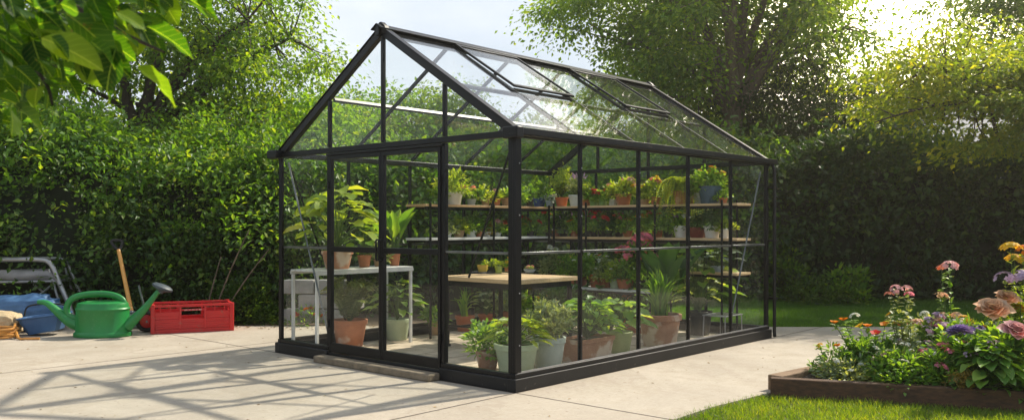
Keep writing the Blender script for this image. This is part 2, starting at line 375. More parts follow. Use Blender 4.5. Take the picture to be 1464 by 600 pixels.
class LB:
    def __init__(s, uv=False): s.c = []; s.n = 0; s.uv = [] if uv else None
    def inst(s, T, P, D, N, L, W, mi=0, smooth=False):
        P = np.atleast_2d(P).astype(float); n = len(P)
        if n == 0: return s
        D = unit(np.broadcast_to(np.asarray(D, float), (n, 3))); N = np.broadcast_to(np.asarray(N, float), (n, 3))
        L = np.broadcast_to(np.asarray(L, float), (n,)); W = np.broadcast_to(np.asarray(W, float), (n,))
        side = unit(np.cross(N, D) + 1e-6); up = np.cross(D, side)
        V, F = T
        v = P[:, None] + V[None, :, 0:1] * L[:, None, None] * D[:, None] + V[None, :, 1:2] * W[:, None, None] * side[:, None] + V[None, :, 2:3] * L[:, None, None] * up[:, None]
        f = (F[None] + (np.arange(n) * len(V))[:, None, None]).reshape(-1, F.shape[1]) + s.n
        s.c.append((v.reshape(-1, 3), f, mi, smooth)); s.n += n * len(V)
        if s.uv is not None: s.uv.append(np.tile(np.stack([V[:, 0], V[:, 1], 0 * V[:, 0]], 1), (n, 1)))
        return s
    def tube(s, pts, r0, r1, seg=6, mi=1):
        pts = np.asarray(pts, float); n = len(pts)
        t = unit(np.gradient(pts, axis=0)); a = np.where(np.abs(t[:, 2:3]) < .9, [[0, 0, 1.]], [[1., 0, 0]])
        a = np.broadcast_to([[.37, .21, .9]], t.shape)
        x = unit(np.cross(a, t)); y = np.cross(t, x)
        r = np.linspace(r0, r1, n) if not hasattr(r0, '__len__') else np.asarray(r0)
        k = np.arange(seg) * 2 * PI / seg
        v = pts[:, None] + r[:, None, None] * (np.cos(k)[None, :, None] * x[:, None] + np.sin(k)[None, :, None] * y[:, None])
        i, j = np.meshgrid(np.arange(n - 1), np.arange(seg), indexing='ij'); j2 = (j + 1) % seg
        f = np.stack([i * seg + j, i * seg + j2, (i + 1) * seg + j2, (i + 1) * seg + j], -1).reshape(-1, 4) + s.n
        s.c.append((v.reshape(-1, 3), f, mi, True)); s.n += n * seg
        return s
    def build(s, name, mats, parent=None):
        me = bpy.data.meshes.new(name)
        V = np.concatenate([c[0] for c in s.c]); me.vertices.add(len(V)); me.vertices.foreach_set('co', V.astype(np.float32).ravel())
        loops = []; tot = []; mi = []; sm = []
        for v, f, m, smo in s.c:
            q = f.shape[1]
            deg = (f[:, q - 1] == f[:, q - 2]) if q == 4 else np.zeros(len(f), bool)   # repeated corner = triangle
            good = f[~deg]; tri = f[deg][:, :3]
            deg2 = None
            loops.append(good.ravel()); tot.append(np.full(len(good), q)); loops.append(tri.ravel()); tot.append(np.full(len(tri), 3))
            k = len(good) + len(tri); mi.append(np.full(k, m)); sm.append(np.full(k, smo))
        loops = np.concatenate(loops).astype(np.int32); tot = np.concatenate(tot).astype(np.int32)
        me.loops.add(len(loops)); me.loops.foreach_set('vertex_index', loops)
        me.polygons.add(len(tot)); st = np.concatenate([[0], np.cumsum(tot)[:-1]]).astype(np.int32)
        me.polygons.foreach_set('loop_start', st)
        me.polygons.foreach_set('material_index', np.concatenate(mi).astype(np.int32)); me.polygons.foreach_set('use_smooth', np.concatenate(sm).astype(bool))
        me.update(calc_edges=True)
        if s.uv: a_ = me.attributes.new('leaf_uv', 'FLOAT_VECTOR', 'POINT'); a_.data.foreach_set('vector', np.concatenate(s.uv).astype(np.float32).ravel())
        for m in mats: me.materials.append(m)
        o = bpy.data.objects.new(name, me); COL.objects.link(o)
        if parent: o.parent = parent
        return o
def rdir(n): return unit(rng.normal(size=(n, 3)))

# ------------------------------------------------------------------ ground
def sheet(name, poly, z, mat, kind='structure', local=False, thick=0):
    mb = MB()
    if local:
        poly = [((Vector((p[0], p[1], 0)) - GN).dot(GB), (Vector((p[0], p[1], 0)) - GN).dot(GA)) for p in poly]
    if thick: mb.prism(poly, -thick, 0)
    else: mb.bm.faces.new([mb.bm.verts.new((p[0], p[1], 0)) for p in poly])
    o = mb.build(name, mat)
    if local: o.location = (GN.x, GN.y, z); o.rotation_euler = (0, 0, TH)
    else: o.location = (0, 0, z)
    tag(o, kind=kind); return o
sheet('ground', [(-150, -150), (150, -150), (150, 150), (-150, 150)], -.045, M['earth'])
def wob(a, b, n, amp):
    out = []
    for i in range(n):
        t = i / n; out.append((a[0] + (b[0] - a[0]) * t + rng.normal() * amp, a[1] + (b[1] - a[1]) * t + rng.normal() * amp))
    return out
edge = [(.5, -6), (.5, 0), (.55, 4.3), (.75, 5.1), (1.04, 5.73), (1.4, 6.15), (1.84, 6.56), (2.6, 7.2), (14, 8.2)]
far = wob((14, 11.02), (1.6, 11.0), 24, .012) + wob((1.6, 11.0), (-3.0, 11.15), 16, .03) + wob((-3.0, 11.15), (-16, 10.9), 30, .04)
patio = sheet('patio', [(-16, -6)] + edge + far + [(-16, 10.9)], 0.0, M['concrete'], local=True, thick=.04)
gfl = sheet('greenhouse_floor', [tuple(gw(x, y)[:2]) for x, y in ((.05, .05), (GL - .05, .05), (GL - .05, GW - .05), (.05, GW - .05))], .008, M['paver'], local=True)
sheet('front_lawn', [(.45, -6), (16, -6), (16, 8.2), (2.6, 7.15), (1.84, 6.53), (1.38, 6.12), (1.0, 5.7), (.72, 5.1), (.5, 4.3)], -.03, M['earth'])
sheet('back_lawn', [(.4, 11.0), (18, 11.0), (18, 15.6), (.4, 15.6)], -.03, M['earth'])
sheet('soil_strip', [(-16, 10.8), (.38, 10.8), (.38, 13.5), (-16, 13.5)], -.036, M['mulch'])

def grass(name, poly_test, x0, x1, y0, y1, n, hmin, hmax, wid, mat, z):
    P = np.stack([rng.uniform(x0, x1, n), rng.uniform(y0, y1, n), np.full(n, z)], 1)
    P = P[poly_test(P[:, 0], P[:, 1])]; n = len(P)
    cl = np.sin(P[:, 0] * 5.1 + 1) * np.sin(P[:, 1] * 4.3) * .5 + np.sin(P[:, 0] * 13 + P[:, 1] * 9) * .3
    H = rng.uniform(hmin, hmax, n) * (1 + .25 * cl)
    D = np.stack([rng.normal(0, .38, n), rng.normal(0, .38, n), np.ones(n)], 1)
    lb = LB(); lb.inst(T_BLADE, P, D, rdir(n), H, wid, 0)
    o = lb.build(name, [mat]); tag(o, kind='stuff'); return o
bx = np.array([e[0] for e in edge[1:8]]); by = np.array([e[1] for e in edge[1:8]])
def front_in(x, y):
    lim = np.interp(y, by, bx) - .02 + .03 * np.sin(y * 21) + .02 * np.sin(y * 47)
    bedy = np.interp(x, [1.95, 3.6, 7.0], [6.58, 6.02, 4.85])
    return (x > lim) & ((x < 1.93) | (y < bedy + .02))
g = grass('grass', front_in, .5, 4.2, 3.4, 6.9, 95000, .028, .062, .0045, M['grass'], -.03)
tag(g, 'short sunlit grass in front of the timber flower bed', 'grass')
def back_in(x, y): return (x > .9 + .0 * y) & (x - GN.x > ((y - GN.y) / GB.y * GB.x) - 2.0)
g = grass('grass', lambda x, y: (x > .45), .45, 9.5, 11.03, 15.6, 110000, .035, .07, .007, M['grassd'], -.03)
tag(g, 'shaded green lawn grass between the patio and the dark hedge', 'grass')

# ------------------------------------------------------------------ the greenhouse
gh = empty('greenhouse', GN, TH, 'large black framed gabled glass greenhouse full of potted plants on a black plinth', 'greenhouse')
BK = M['black']
INS = .055                                              # wall plane inset from the plinth's outer face
x0, x1, y0, y1 = INS, GL - INS, INS, GW - INS
mb = MB()
PH = .10
D0, D1 = .262 * GW, .735 * GW                           # door opening on the front wall
mb.box((0, 0, 0), (GL, .09, PH)); mb.box((0, GW - .09, 0), (GL, GW, PH)); mb.box((GL - .09, .09, 0), (GL, GW - .09, PH))
mb.box((0, .09, 0), (.09, D0, PH)); mb.box((0, D1, 0), (.09, GW - .09, PH))
mb.box((.02, D0, 0), (.09, D1, .075))
mb.build('plinth', M['black2'], gh, .006)
mb = MB()                                               # sill section along the top of the plinth
for a, b in (((x0 - .035, y0 - .035), (x1 + .035, y0 + .02)), ((x0 - .035, y1 - .02), (x1 + .035, y1 + .035)), ((x1 - .02, y0 + .02), (x1 + .035, y1 - .02)),
             ((x0 - .035, y0 + .02), (x0 + .02, D0)), ((x0 - .035, D1), (x0 + .02, y1 - .02))):
    mb.box((a[0], a[1], PH), (b[0], b[1], PH + .035))
mb.build('sill_rail', BK, gh, .004)
mb = MB(); mb.box((x0, y0 - .028, PH + .035), (x1, y0 - .018, PH + .047)); mb.build('sill_trim', M['zinc'], gh)
for (cx, cy, w) in ((x0, y0, .074), (x0, y1, .05), (x1, y0, .052), (x1, y1, .05)):
    mb = MB(); h = w / 2; z1 = HE - .05
    sx = -1 if cx == x0 else 1; sy = -1 if cy == y0 else 1
    o1 = cx + sx * .028; o2 = cy + sy * .028
    mb.box((min(o1, o1 - sx * w), min(o2, o2 - sy * w * .42), PH + .037), (max(o1, o1 - sx * w), max(o2, o2 - sy * w * .42), z1))
    mb.box((min(o1, o1 - sx * w * .42), min(o2 - sy * w * .42, o2 - sy * w), PH + .037), (max(o1, o1 - sx * w * .42), max(o2 - sy * w * .42, o2 - sy * w), z1))
    mb.build('corner_post', BK, gh, .004)
BX = [GL * k / 5 for k in range(6)]
def wpost(x, y, w, d, za, zb, along):
    mb = MB(); a, b = (w, d) if along == 'x' else (d, w)
    mb.box((x - a / 2, y - b / 2, za), (x + a / 2, y + b / 2, zb)); return mb.build('wall_post', BK, gh, .003)
for k in range(1, 5):
    for yy in (y0, y1): wpost(BX[k], yy, .027, .034, PH + .037, HE - .05, 'x')
for f in (.25, .5, .75): wpost(x1, GW * f, .027, .034, PH + .037, HE - .05, 'y')
for yy in (D0 - .018, D1 + .018): wpost(x0, yy, .036, .045, PH + .037, HE - .05, 'y')
# eave beams with gutter lip, tie beams
for yy, s in ((y0, -1), (y1, 1)):
    mb = MB(); mb.box((-.03, yy - .025, HE - .05), (GL + .03, yy + .025, HE + .002)); mb.build('eave_beam', BK, gh, .004)
    mb = MB()
    ya, yb = sorted((yy + s * .032, yy + s * .10)); mb.box((-.05, ya, HE - .04), (GL + .05, yb, HE - .032))
    ya, yb = sorted((yy + s * .094, yy + s * .102)); mb.box((-.05, ya, HE - .031), (GL + .05, yb, HE + .016))
    mb.build('gutter', BK, gh, .002)
for xx in (x0, x1):
    mb = MB(); mb.box((xx - .022, y0 + .032, HE - .045), (xx + .022, y1 - .032, HE + .004)); mb.build('tie_beam', BK, gh, .004)
RY = GW / 2
sl = math.atan2(HR - HE, RY - y0); nrm_n = Vector((0, -math.sin(sl), math.cos(sl))); nrm_f = Vector((0, math.sin(sl), math.cos(sl)))
def roofpt(x, s, side, off=0.0):                        # s 0 at the eave, 1 at the ridge
    if side == 0: return Vector((x, y0 + (RY - y0) * s, HE + (HR - HE) * s)) + nrm_n * off
    return Vector((x, y1 - (y1 - RY) * s, HE + (HR - HE) * s)) + nrm_f * off
for side, nr in ((0, nrm_n), (1, nrm_f)):
    for xx in (x0 - .005, x1 + .005):                   # verge rafters
        mb = MB(); mb.bar(roofpt(xx, -.035, side, -.008), roofpt(xx, .985, side, -.008), .052, .066, nr)
        mb.bar(roofpt(xx, -.05, side, .031), roofpt(xx, .99, side, .031), .074, .009, nr)
        mb.build('gable_rafter', BK, gh, .004)
    for k in range(1, 5):
        mb = MB(); mb.bar(roofpt(BX[k], .02, side, -.005), roofpt(BX[k], .98, side, -.005), .024, .034, nr); mb.build('rafter', BK, gh, .003)
    mb = MB(); mb.bar(roofpt(x0 + .03, .5, side, -.05), roofpt(x1 - .03, .5, side, -.05), .03, .03, nr); mb.build('purlin', BK, gh)
mb = MB(); mb.bar((-.02, RY, HR - .01), (GL + .02, RY, HR - .01), .05, .09)
for s_, nr in ((-1, nrm_n), (1, nrm_f)):
    m = Matrix.Translation((0, RY, HR + .045)) @ Matrix.Rotation(s_ * -sl, 4, 'X')
    mb.box((-.03, min(0, s_ * .085), -.006), (GL + .03, max(0, s_ * .085), .006), m)
mb.build('ridge_beam', BK, gh, .003)
mb = MB(); mb.prism([(-.075, -.045), (.075, -.045), (.062, .015), (.010, .058), (-.010, .058), (-.062, .015)], -.026, .026)
o = mb.build('ridge_cap', M['black2'], gh, .004); o.rotation_euler = (PI / 2, 0, PI / 2); o.location = (x0 - .012, RY, HR + .01)
o = link('ridge_cap', o.data, gh); o.rotation_euler = (PI / 2, 0, PI / 2); o.location = (x1 + .012, RY, HR + .01)
mb = MB(); mb.box((-.045, y0 - .108, HE - .065), (.04, y0 + .045, HE + .024)); mb.build('corner_bracket', BK, gh, .01)
mb = MB(); mb.box((-.06, y1 - .05, HE - .06), (.03, y1 + .112, HE + .02)); mb.build('corner_bracket', BK, gh, .01)
# gable studs
def gz(y): return HE + (HR - HE) * (1 - abs(y - RY) / (RY - y0))
for xx in (x0, x1):
    for yy in (D0 - .018, RY, D1 + .018):
        mb = MB(); w = .04
        w = .03; mb.box((xx - .018, yy - w / 2, HE + .008), (xx + .018, yy + w / 2, gz(yy) - .055)); mb.build('gable_stud', BK, gh, .003)
# mid rails and braces
def rail(p, q, mat=M['steel'], w=.014, h=.020): mb = MB(); mb.bar(p, q, w, h); return mb.build('mid_rail', mat, gh, .002)
MZ = 1.055
for a, b in ((x0 + .06, BX[1] - .02), (BX[1] + .02, BX[2] - .02), (BX[2] + .02, BX[3] - .02), (BX[3] + .02, BX[4] - .02), (BX[4] + .02, x1 - .05)):
    rail((a, y0 - .014, MZ), (b, y0 - .014, MZ)); rail((a, y1, MZ), (b, y1, MZ))
rail((x0 - .010, y0 + .06, MZ), (x0 - .010, D0 - .042, MZ)); rail((x0 - .010, D1 + .042, MZ), (x0 - .010, y1 - .04, MZ))
rail((x1, y0 + .06, MZ), (x1, y1 - .06, MZ))
def brace(p, q, mat=M['steel']): mb = MB(); mb.tube([p, q], .0095, 8); return mb.build('diagonal_brace', mat, gh)
brace((x0 + .035, y0 + .07, HE - .12), (x0 + .035, D0 - .26, .85), BK)
brace((x0 + .035, y1 - .05, HE - .1), (x0 + .035, D1 + .06, PH + .06))
brace((x1 - .06, y0 + .03, HE - .12), (BX[4] + .03, y0 + .03, PH + .08)); brace((x1 - .06, y1 - .03, HE - .12), (BX[4] + .03, y1 - .03, PH + .08), BK)
brace((x0 + .06, y1 - .03, HE - .12), (BX[1] - .03, y1 - .03, PH + .08), BK); brace((x1 - .03, y1 - .06, HE - .12), (x1 - .03, GW * .75 + .03, PH + .08), BK)
for k in range(5):                                       # cover-strip screws on the side posts
    for z in (.35, .75, 1.35, 1.75):
        mb = MB(); xx = BX[k] if k else x0 + .02
        mb.lathe([(.006, 0), (.006, .003), (.002, .005)], 8, mtx=Matrix.Translation((xx, y0 - (.0175 if k else .0285), z)) @ Matrix.Rotation(PI / 2, 4, 'X')); mb.build('screw', M['zinc'], gh)
# wall glass
def pane(pts, n, t=.004):
    bm = bmesh.new(); n = Vector(n).normalized() * t / 2
    a = [bm.verts.new(Vector(p) + n) for p in pts]; b = [bm.verts.new(Vector(p) - n) for p in pts]
    bm.faces.new(a); bm.faces.new(b[::-1])
    k = len(pts)
    for i in range(k): bm.faces.new((a[i], b[i], b[(i + 1) % k], a[(i + 1) % k]))
    bmesh.ops.recalc_face_normals(bm, faces=bm.faces)
    me = bpy.data.meshes.new('glass_pane'); bm.to_mesh(me); bm.free(); me.materials.append(M['glass'])
    return link('glass_pane', me, gh)
ZB, ZT = PH + .03, HE - .05
for yy in (y0 - .004, y1):
    for k in range(5):
        a = BX[k] + (.02 if k else .06); b = BX[k + 1] - (.02 if k < 4 else .05)
        pane([(a, yy, ZB), (b, yy, ZB), (b, yy, ZT), (a, yy, ZT)], (0, 1, 0))
fy = [y0 + .04, GW * .25, GW * .5, GW * .75, y1 - .04]
for k in range(4):
    pane([(x1, fy[k] + .02, ZB), (x1, fy[k + 1] - .02, ZB), (x1, fy[k + 1] - .02, ZT), (x1, fy[k] + .02, ZT)], (1, 0, 0))
pane([(x0, y0 + .06, ZB), (x0, D0 - .04, ZB), (x0, D0 - .04, ZT), (x0, y0 + .06, ZT)], (1, 0, 0))
pane([(x0, D1 + .04, ZB), (x0, y1 - .04, ZB), (x0, y1 - .04, ZT), (x0, D1 + .04, ZT)], (1, 0, 0))
gys = [y0 + .1, D0 - .018, RY, D1 + .018, y1 - .1]
for xx in (x0, x1):
    for k in range(4):
        a, b = gys[k] + (.02 if k else 0), gys[k + 1] - (.02 if k < 3 else 0)
        pane([(xx, a, HE + .004), (xx, b, HE + .004), (xx, b, gz(b) - .03), (xx, a, gz(a) - .03)], (1, 0, 0))
for side, nr in ((0, nrm_n), (1, nrm_f)):
    for k in range(5):
        a, b = BX[k] + (.018 if k else .09), BX[k + 1] - (.018 if k < 4 else .09)
        top = .485 if (side == 0 and k in (1, 3)) else .965
        pane([roofpt(a, .0, side, .012), roofpt(b, .0, side, .012), roofpt(b, top, side, .012), roofpt(a, top, side, .012)], nr)
for k in (1, 3):                                        # two roof vents, a hand's width open
    v = empty('roof_vent', roofpt(0, .965, 0, .02), 0, parent=gh)
    tilt = -R(.5); base = Matrix.Rotation(sl + tilt, 4, 'X')
    a, b = BX[k] + .0, BX[k + 1] - .0; Ls = (RY - y0) / math.cos(sl) * .48
    mb = MB()
    mb.box((a, -Ls, 0), (b, -Ls + .036, .02), base); mb.box((a, -.04, 0), (b, 0, .02), base)
    mb.box((a, -Ls + .036, 0), (a + .026, -.04, .02), base); mb.box((b - .026, -Ls + .036, 0), (b, -.04, .02), base)
    mb.build('vent_frame', BK, v, .003)
    mb = MB(); mb.box((a + .022, -Ls + .032, .008), (b - .022, -.035, .012), base); mb.build('vent_glass', M['glass'], v)
    mb = MB(); p = roofpt(a + .02, .485, 0, .005); q = roofpt(b - .02, .485, 0, .005); mb.bar(p, q, .03, .022, nrm_n); mb.build('rafter', BK, gh)
# doors
def door(ya, yb, hside):
    d = empty('door', (x0 - .012, 0, 0), 0, parent=gh)
    zt = HE - .075; zb = .085; w = .029
    mb = MB(); mb.box((-.02, ya, zb), (.02, ya + w, zt)); mb.box((-.02, yb - w, zb), (.02, yb, zt))
    mb.box((-.02, ya + w, zt - .04), (.02, yb - w, zt)); mb.box((-.02, ya + w, zb), (.02, yb - w, zb + .085)); mb.box((-.02, ya + w, MZ - .03), (.02, yb - w, MZ + .02))
    mb.build('door_frame', BK, d, .003)
    for za, zc in ((zb + .085, MZ - .03), (MZ + .02, zt - .04)):
        mb = MB(); mb.box((-.002, ya + w - .005, za - .005), (.002, yb - w + .005, zc + .005)); mb.build('door_glass', M['glass'], d)
    hy = ya + w / 2 if hside else yb - w / 2
    mb = MB(); mb.tube([(-.02, hy, MZ - .09), (-.055, hy, MZ - .09), (-.06, hy, MZ - .08), (-.06, hy, MZ + .08), (-.055, hy, MZ + .09), (-.02, hy, MZ + .09)], .0085, 8)
    mb.build('door_handle', BK, d)
    for z in (.35, 1.65):
        mb = MB(); yy = yb + .001 if hside else ya - .001
        mb.tube([(-.026, yy, z - .035), (-.026, yy, z + .035)], .009, 8); mb.build('hinge', BK, d)
dm = (D0 + D1) / 2
door(D0 + .008, dm - .003, False); door(dm + .003, D1 - .008, True)
mb = MB(); mb.box((x0 - .045, D0 - .02, HE - .073), (x0 + .02, D1 + .02, HE - .052)); mb.build('door_head_rail', BK, gh, .003)
# down pipe on the far corner
mb = MB(); mb.tube([(GL - .02, y0 - .07, HE - .04), (GL - .012, -.035, HE - .10), (GL - .012, -.035, .06), (GL - .012, -.04, .015)], .019, 10); mb.build('downpipe', BK, gh)
for z in (.45, 1.1, 1.7):
    mb = MB(); mb.box((GL - .035, -.055, z - .012), (GL + .03, y0 - .03, z + .012)); mb.build('pipe_bracket', BK, gh)
mb = MB(); mb.box((-.13, D0 - .02, 0), (-.002, D1 + .03, .062)); st = mb.build('door_step', M['stone'], None, .012)
st.location = GN; st.rotation_euler = (0, 0, TH); tag(st, 'rough stone step below the greenhouse double doors', 'step')

# ------------------------------------------------------------------ benches, shelves, work table (greenhouse local frame)
def gempty(name, x, y, label, cat, group=None, z=0.0): return empty(name, gw(x, y, z), TH, label, cat, group)
FZ = .008
def add_leg(p, x, y, za, zb, w, mat, name='leg'):
    mb = MB(); mb.box((x - w / 2, y - w / 2, za), (x + w / 2, y + w / 2, zb)); return mb.build(name, mat, p, .002)
# work table
wt = gempty('work_table', 1.84, 1.73, 'potting table with thick light timber top on black legs inside the greenhouse', 'table')
TZ = .742; lx, ly = .47, .56
mb = MB()
for k in range(4): mb.box((-lx + k * .235, -ly, TZ - .042), (-lx + (k + 1) * .235 - .002, ly, TZ))
mb.build('table_top', M['wood2'], wt, .004)
mb = MB(); mb.box((-lx + .04, -ly + .06, TZ - .10), (-lx + .065, ly - .06, TZ - .043)); mb.box((lx - .065, -ly + .06, TZ - .10), (lx - .04, ly - .06, TZ - .043))
mb.box((-lx + .065, -ly + .06, TZ - .10), (lx - .065, -ly + .085, TZ - .043)); mb.box((-lx + .065, ly - .085, TZ - .10), (lx - .065, ly - .06, TZ - .043)); mb.build('apron', BK, wt)
for sx in (-1, 1):
    for sy in (-1, 1):
        l = add_leg(wt, sx * (lx - .053), sy * (ly - .073), FZ + .02, TZ - .101, .038, BK)
        mb = MB(); mb.box((sx * (lx - .053) - .028, sy * (ly - .073) - .028, FZ), (sx * (lx - .053) + .028, sy * (ly - .073) + .028, FZ + .025)); mb.build('foot', BK, l)
for sy in (-1, 1): mb = MB(); mb.bar((-lx + .075, sy * (ly - .073), .2), (lx - .075, sy * (ly - .073), .2), .02, .02); mb.build('stretcher', BK, wt)
mb = MB(); mb.bar((-lx + .053, -ly + .095, .23), (-lx + .053, ly - .095, .23), .02, .02); mb.build('stretcher', BK, wt)
# white bench along the left glass wall
SY = GW - .30
wb = gempty('plant_bench', .76, SY, 'white slatted metal bench carrying the big leafy plants along the left glass wall', 'bench')
BZ = .83
mb = MB()
for k in range(5): mb.box((-.63, -.22 + k * .09, BZ - .018), (.63, -.22 + k * .09 + .078, BZ))
mb.build('bench_top', M['whitewood'], wb, .002)
mb = MB(); mb.box((-.63, -.225, BZ - .048), (.63, -.205, BZ - .019)); mb.box((-.63, .205, BZ - .048), (.63, .225, BZ - .019)); mb.build('edge_rail', M['whitewood'], wb)
for sx in (-.61, .61):
    for sy in (-.2, .2): add_leg(wb, sx, sy, FZ, BZ - .049, .028, M['whitewood'])
# shelf rack along the left wall (rear half) and along the rear wall
def rack(name, label, x, y, along, La, Lb, depth, tiers, posts, mats, post_top):
    r = gempty(name, x, y, label, 'shelf rack')
    for z, a, b, m in tiers:
        mb = MB(); nb = 2
        for k in range(nb):
            c0 = -depth / 2 + k * depth / nb; c1 = c0 + depth / nb - .004
            if along == 'x': mb.box((a, c0, z - .026), (b, c1, z))
            else: mb.box((c0, a, z - .026), (c1, b, z))
        mb.build('shelf_board', m, r, .002)
        mb = MB()
        for s_ in (-1, 1):
            c = s_ * (depth / 2 - .02)
            if along == 'x': mb.box((a + .01, c - .012, z - .056), (b - .01, c + .012, z - .027))
            else: mb.box((c - .012, a + .01, z - .056), (c + .012, b - .01, z - .027))
        mb.build('shelf_rail', BK, r)
    for p in posts:
        for s_ in (-1, 1):
            c = s_ * (depth / 2 + .010)
            if along == 'x': add_leg(r, p, c, FZ, post_top, .02, BK, 'upright')
            else: add_leg(r, c, p, FZ, post_top, .02, BK, 'upright')
    return r
W1, W2 = M['wood'], M['wood2']
rack('shelf_rack', 'tall shelf rack with two planted boards along the left wall behind the work table', 3.05, GW - .27, 'x', -1.05, .80, .34,
     [(1.51, -1.40, .80, W1), (1.13, -1.40, .80, M['whitewood'])], (-1.34, -.3, .75), None, 1.53)
rack('shelf_rack', 'tall shelf rack with stepped timber boards along the rear wall of the greenhouse', GL - .30, 1.55, 'y', -1.4, 1.1, .34,
     [(1.52, -1.36, 1.30, M['wood2']), (1.125, -1.36, 1.30, M['wood2']), (.74, -1.36, -.75, M['wood2'])], (-1.18, -.3, .72, 1.24), None, 1.56)
rack('low_shelf', 'low white shelf bench packed with flowering pots before the rear rack', GL - .72, 1.95, 'y', -1.0, .95, .30,
     [(.52, -1.0, .95, M['whitewood'])], (-.9, .85), None, .49)

# ------------------------------------------------------------------ flowers
FL = {}
def flower(kind, mat):
    k = (kind, mat)
    if k in FL: return FL[k]
    lb = LB()
    if kind == 'pom':                                    # dense round head (unit radius .5)
        n = 75; i = np.arange(n); ph = i * 2.39996; el = (i / n) ** .8 * PI * .52
        D = np.stack([np.cos(ph) * np.sin(el + .15), np.sin(ph) * np.sin(el + .15), np.cos(el) * .8], 1)
        P = D * .10
        U = np.stack([-np.cos(ph) * np.cos(el), -np.sin(ph) * np.cos(el), np.sin(el)], 1)
        lb.inst(T_L, P, D, U + rng.normal(0, .15, (n, 3)), .26 + .22 * np.sin(el), .20, 0, True)
    elif kind == 'rose':
        n = 52; i = np.arange(n); ph = i * 2.39996; u = (i + 1) / n
        D = np.stack([np.cos(ph) * (.15 + u), np.sin(ph) * (.15 + u), 1.15 - 1.0 * u], 1); Q = np.stack([np.cos(ph) * .10 * u, np.sin(ph) * .10 * u, .10 * (1 - u)], 1)
        U = np.stack([-np.cos(ph) * (1.1 - u), -np.sin(ph) * (1.1 - u), .25 + u], 1)
        D[:, 2] *= .7; lb.inst(T_PAD, Q, D, U + rng.normal(0, .2, (n, 3)), (.18 + .26 * u) * rng.uniform(.8, 1.15, n), .44, 0, True)
    elif kind == 'daisy':
        n = 15; ph = np.arange(n) * 2 * PI / n + rng.normal(0, .05, n)
        for sc, z in ((.5, .28), (.40, .55)):
            D = np.stack([np.cos(ph + z), np.sin(ph + z), np.full(n, z)], 1)
            lb.inst(T_L, D * .05, D, [[0, 0, 1]], sc, .20, 0, True)
    elif kind == 'poppy':
        n = 5; ph = np.arange(n) * 2 * PI / n
        D = np.stack([np.cos(ph), np.sin(ph), np.full(n, .75)], 1)
        lb.inst(T_L, D * .01, D, [[0, 0, 1]], .55, .72, 0, True)
    elif kind == 'cluster':                              # umbel of small florets
        m = 22; Q = rdir(m); Q[:, 2] = np.abs(Q[:, 2]) * .7; Q *= .38
        for q in Q:
            ph = np.arange(5) * 2 * PI / 5 + rng.uniform(0, 6); n0 = unit((q + np.array([0, 0, .25]))[None])[0]
            a = unit(np.cross(n0, [.3, .2, .9])[None])[0]; b = np.cross(n0, a)
            D = np.cos(ph)[:, None] * a + np.sin(ph)[:, None] * b + n0 * .35
            lb.inst(T_L, q[None] + D * .01, D, n0[None], .15, .13, 0, True)
    elif kind == 'spike':
        m = 26; z = np.linspace(0, 1, m)
        ph = np.arange(m) * 2.4
        for j in range(3):
            D = np.stack([np.cos(ph + j), np.sin(ph + j), np.full(m, .5)], 1); P = np.stack([0 * z, 0 * z, z * 1.1 - .3], 1)
            lb.inst(T_L, P, D, [[0, 0, 1]], .26 * (1.1 - z * .7), .16, 0, True)
    mats = [M[mat]]
    if kind in ('daisy', 'poppy'):
        n = 14; Q = rdir(n) * .09; Q[:, 2] = np.abs(Q[:, 2]) + .06
        lb.inst(T_Q, Q * .5, Q + [[0, 0, .05]], rdir(n), .1, .07, 1); mats.append(M['f_yellow'] if mat not in ('f_yellow', 'f_orange') else M['pl_b'])
    o = lb.build('flower_head', mats); FL[k] = o.data; bpy.data.objects.remove(o)
    return FL[k]
def add_flower(parent, kind, mat, p, size, tilt=.35, name='flower_head'):
    o = bpy.data.objects.new(name, flower(kind, mat)); COL.objects.link(o); o.parent = parent
    o.location = Vector(p); o.scale = (size,) * 3
    o.rotation_euler = (rng.normal(0, tilt), rng.normal(0, tilt), rng.uniform(0, 6.28)); return o

# ------------------------------------------------------------------ foliage habits; origin at the soil, w = spread, h = height
def stems(lb, n, w, h, r=.004):
    for i in range(n):
        a = rng.uniform(0, 6.28); rr = rng.uniform(.1, .42) * w; t = np.linspace(0, 1, 5)[:, None]
        tip = np.array([math.cos(a) * rr, math.sin(a) * rr, h * rng.uniform(.6, .9)])
        lb.tube(np.concatenate([tip[:2] * t ** 1.4, tip[2] * t], 1), r, r * .5, 5)
def f_bush(w, h, s=.035, n=500, T=T_L, droop=.2, clump=0):
    lb = LB(); stems(lb, 9, w, h)
    m = max(8, n // 16)
    c = rdir(m); c[:, 2] = np.abs(c[:, 2]); c *= (rng.uniform(.45, 1.0, m) ** .6)[:, None] * [w / 2, w / 2, h * .92]
    c[:, :2] *= 1 + .18 * np.sin(3 * np.arctan2(c[:, 1], c[:, 0]) + rng.uniform(0, 6))[:, None]
    P = np.repeat(c, 16, 0); k = len(P); off = rdir(k) * rng.uniform(.2, 1, k)[:, None] * (.13 * w + s * .5) * [1, 1, .8]
    P = P + off; P[:, 2] = np.maximum(P[:, 2], s * .3 - .02)
    D = unit(off) + unit(P + [0, 0, h * .2]) * .8 + [0, 0, .1 - droop * .5]
    lb.inst(T, P, D, rdir(k) * .6 + [0, 0, 1], s * rng.uniform(.7, 1.3, k), s * .55 * rng.uniform(.8, 1.2, k), 0, True)
    tops = c[np.argsort(-(c[:, 2] / h + .2 * rng.random(m)))]
    return lb, tops + unit(tops) * .02
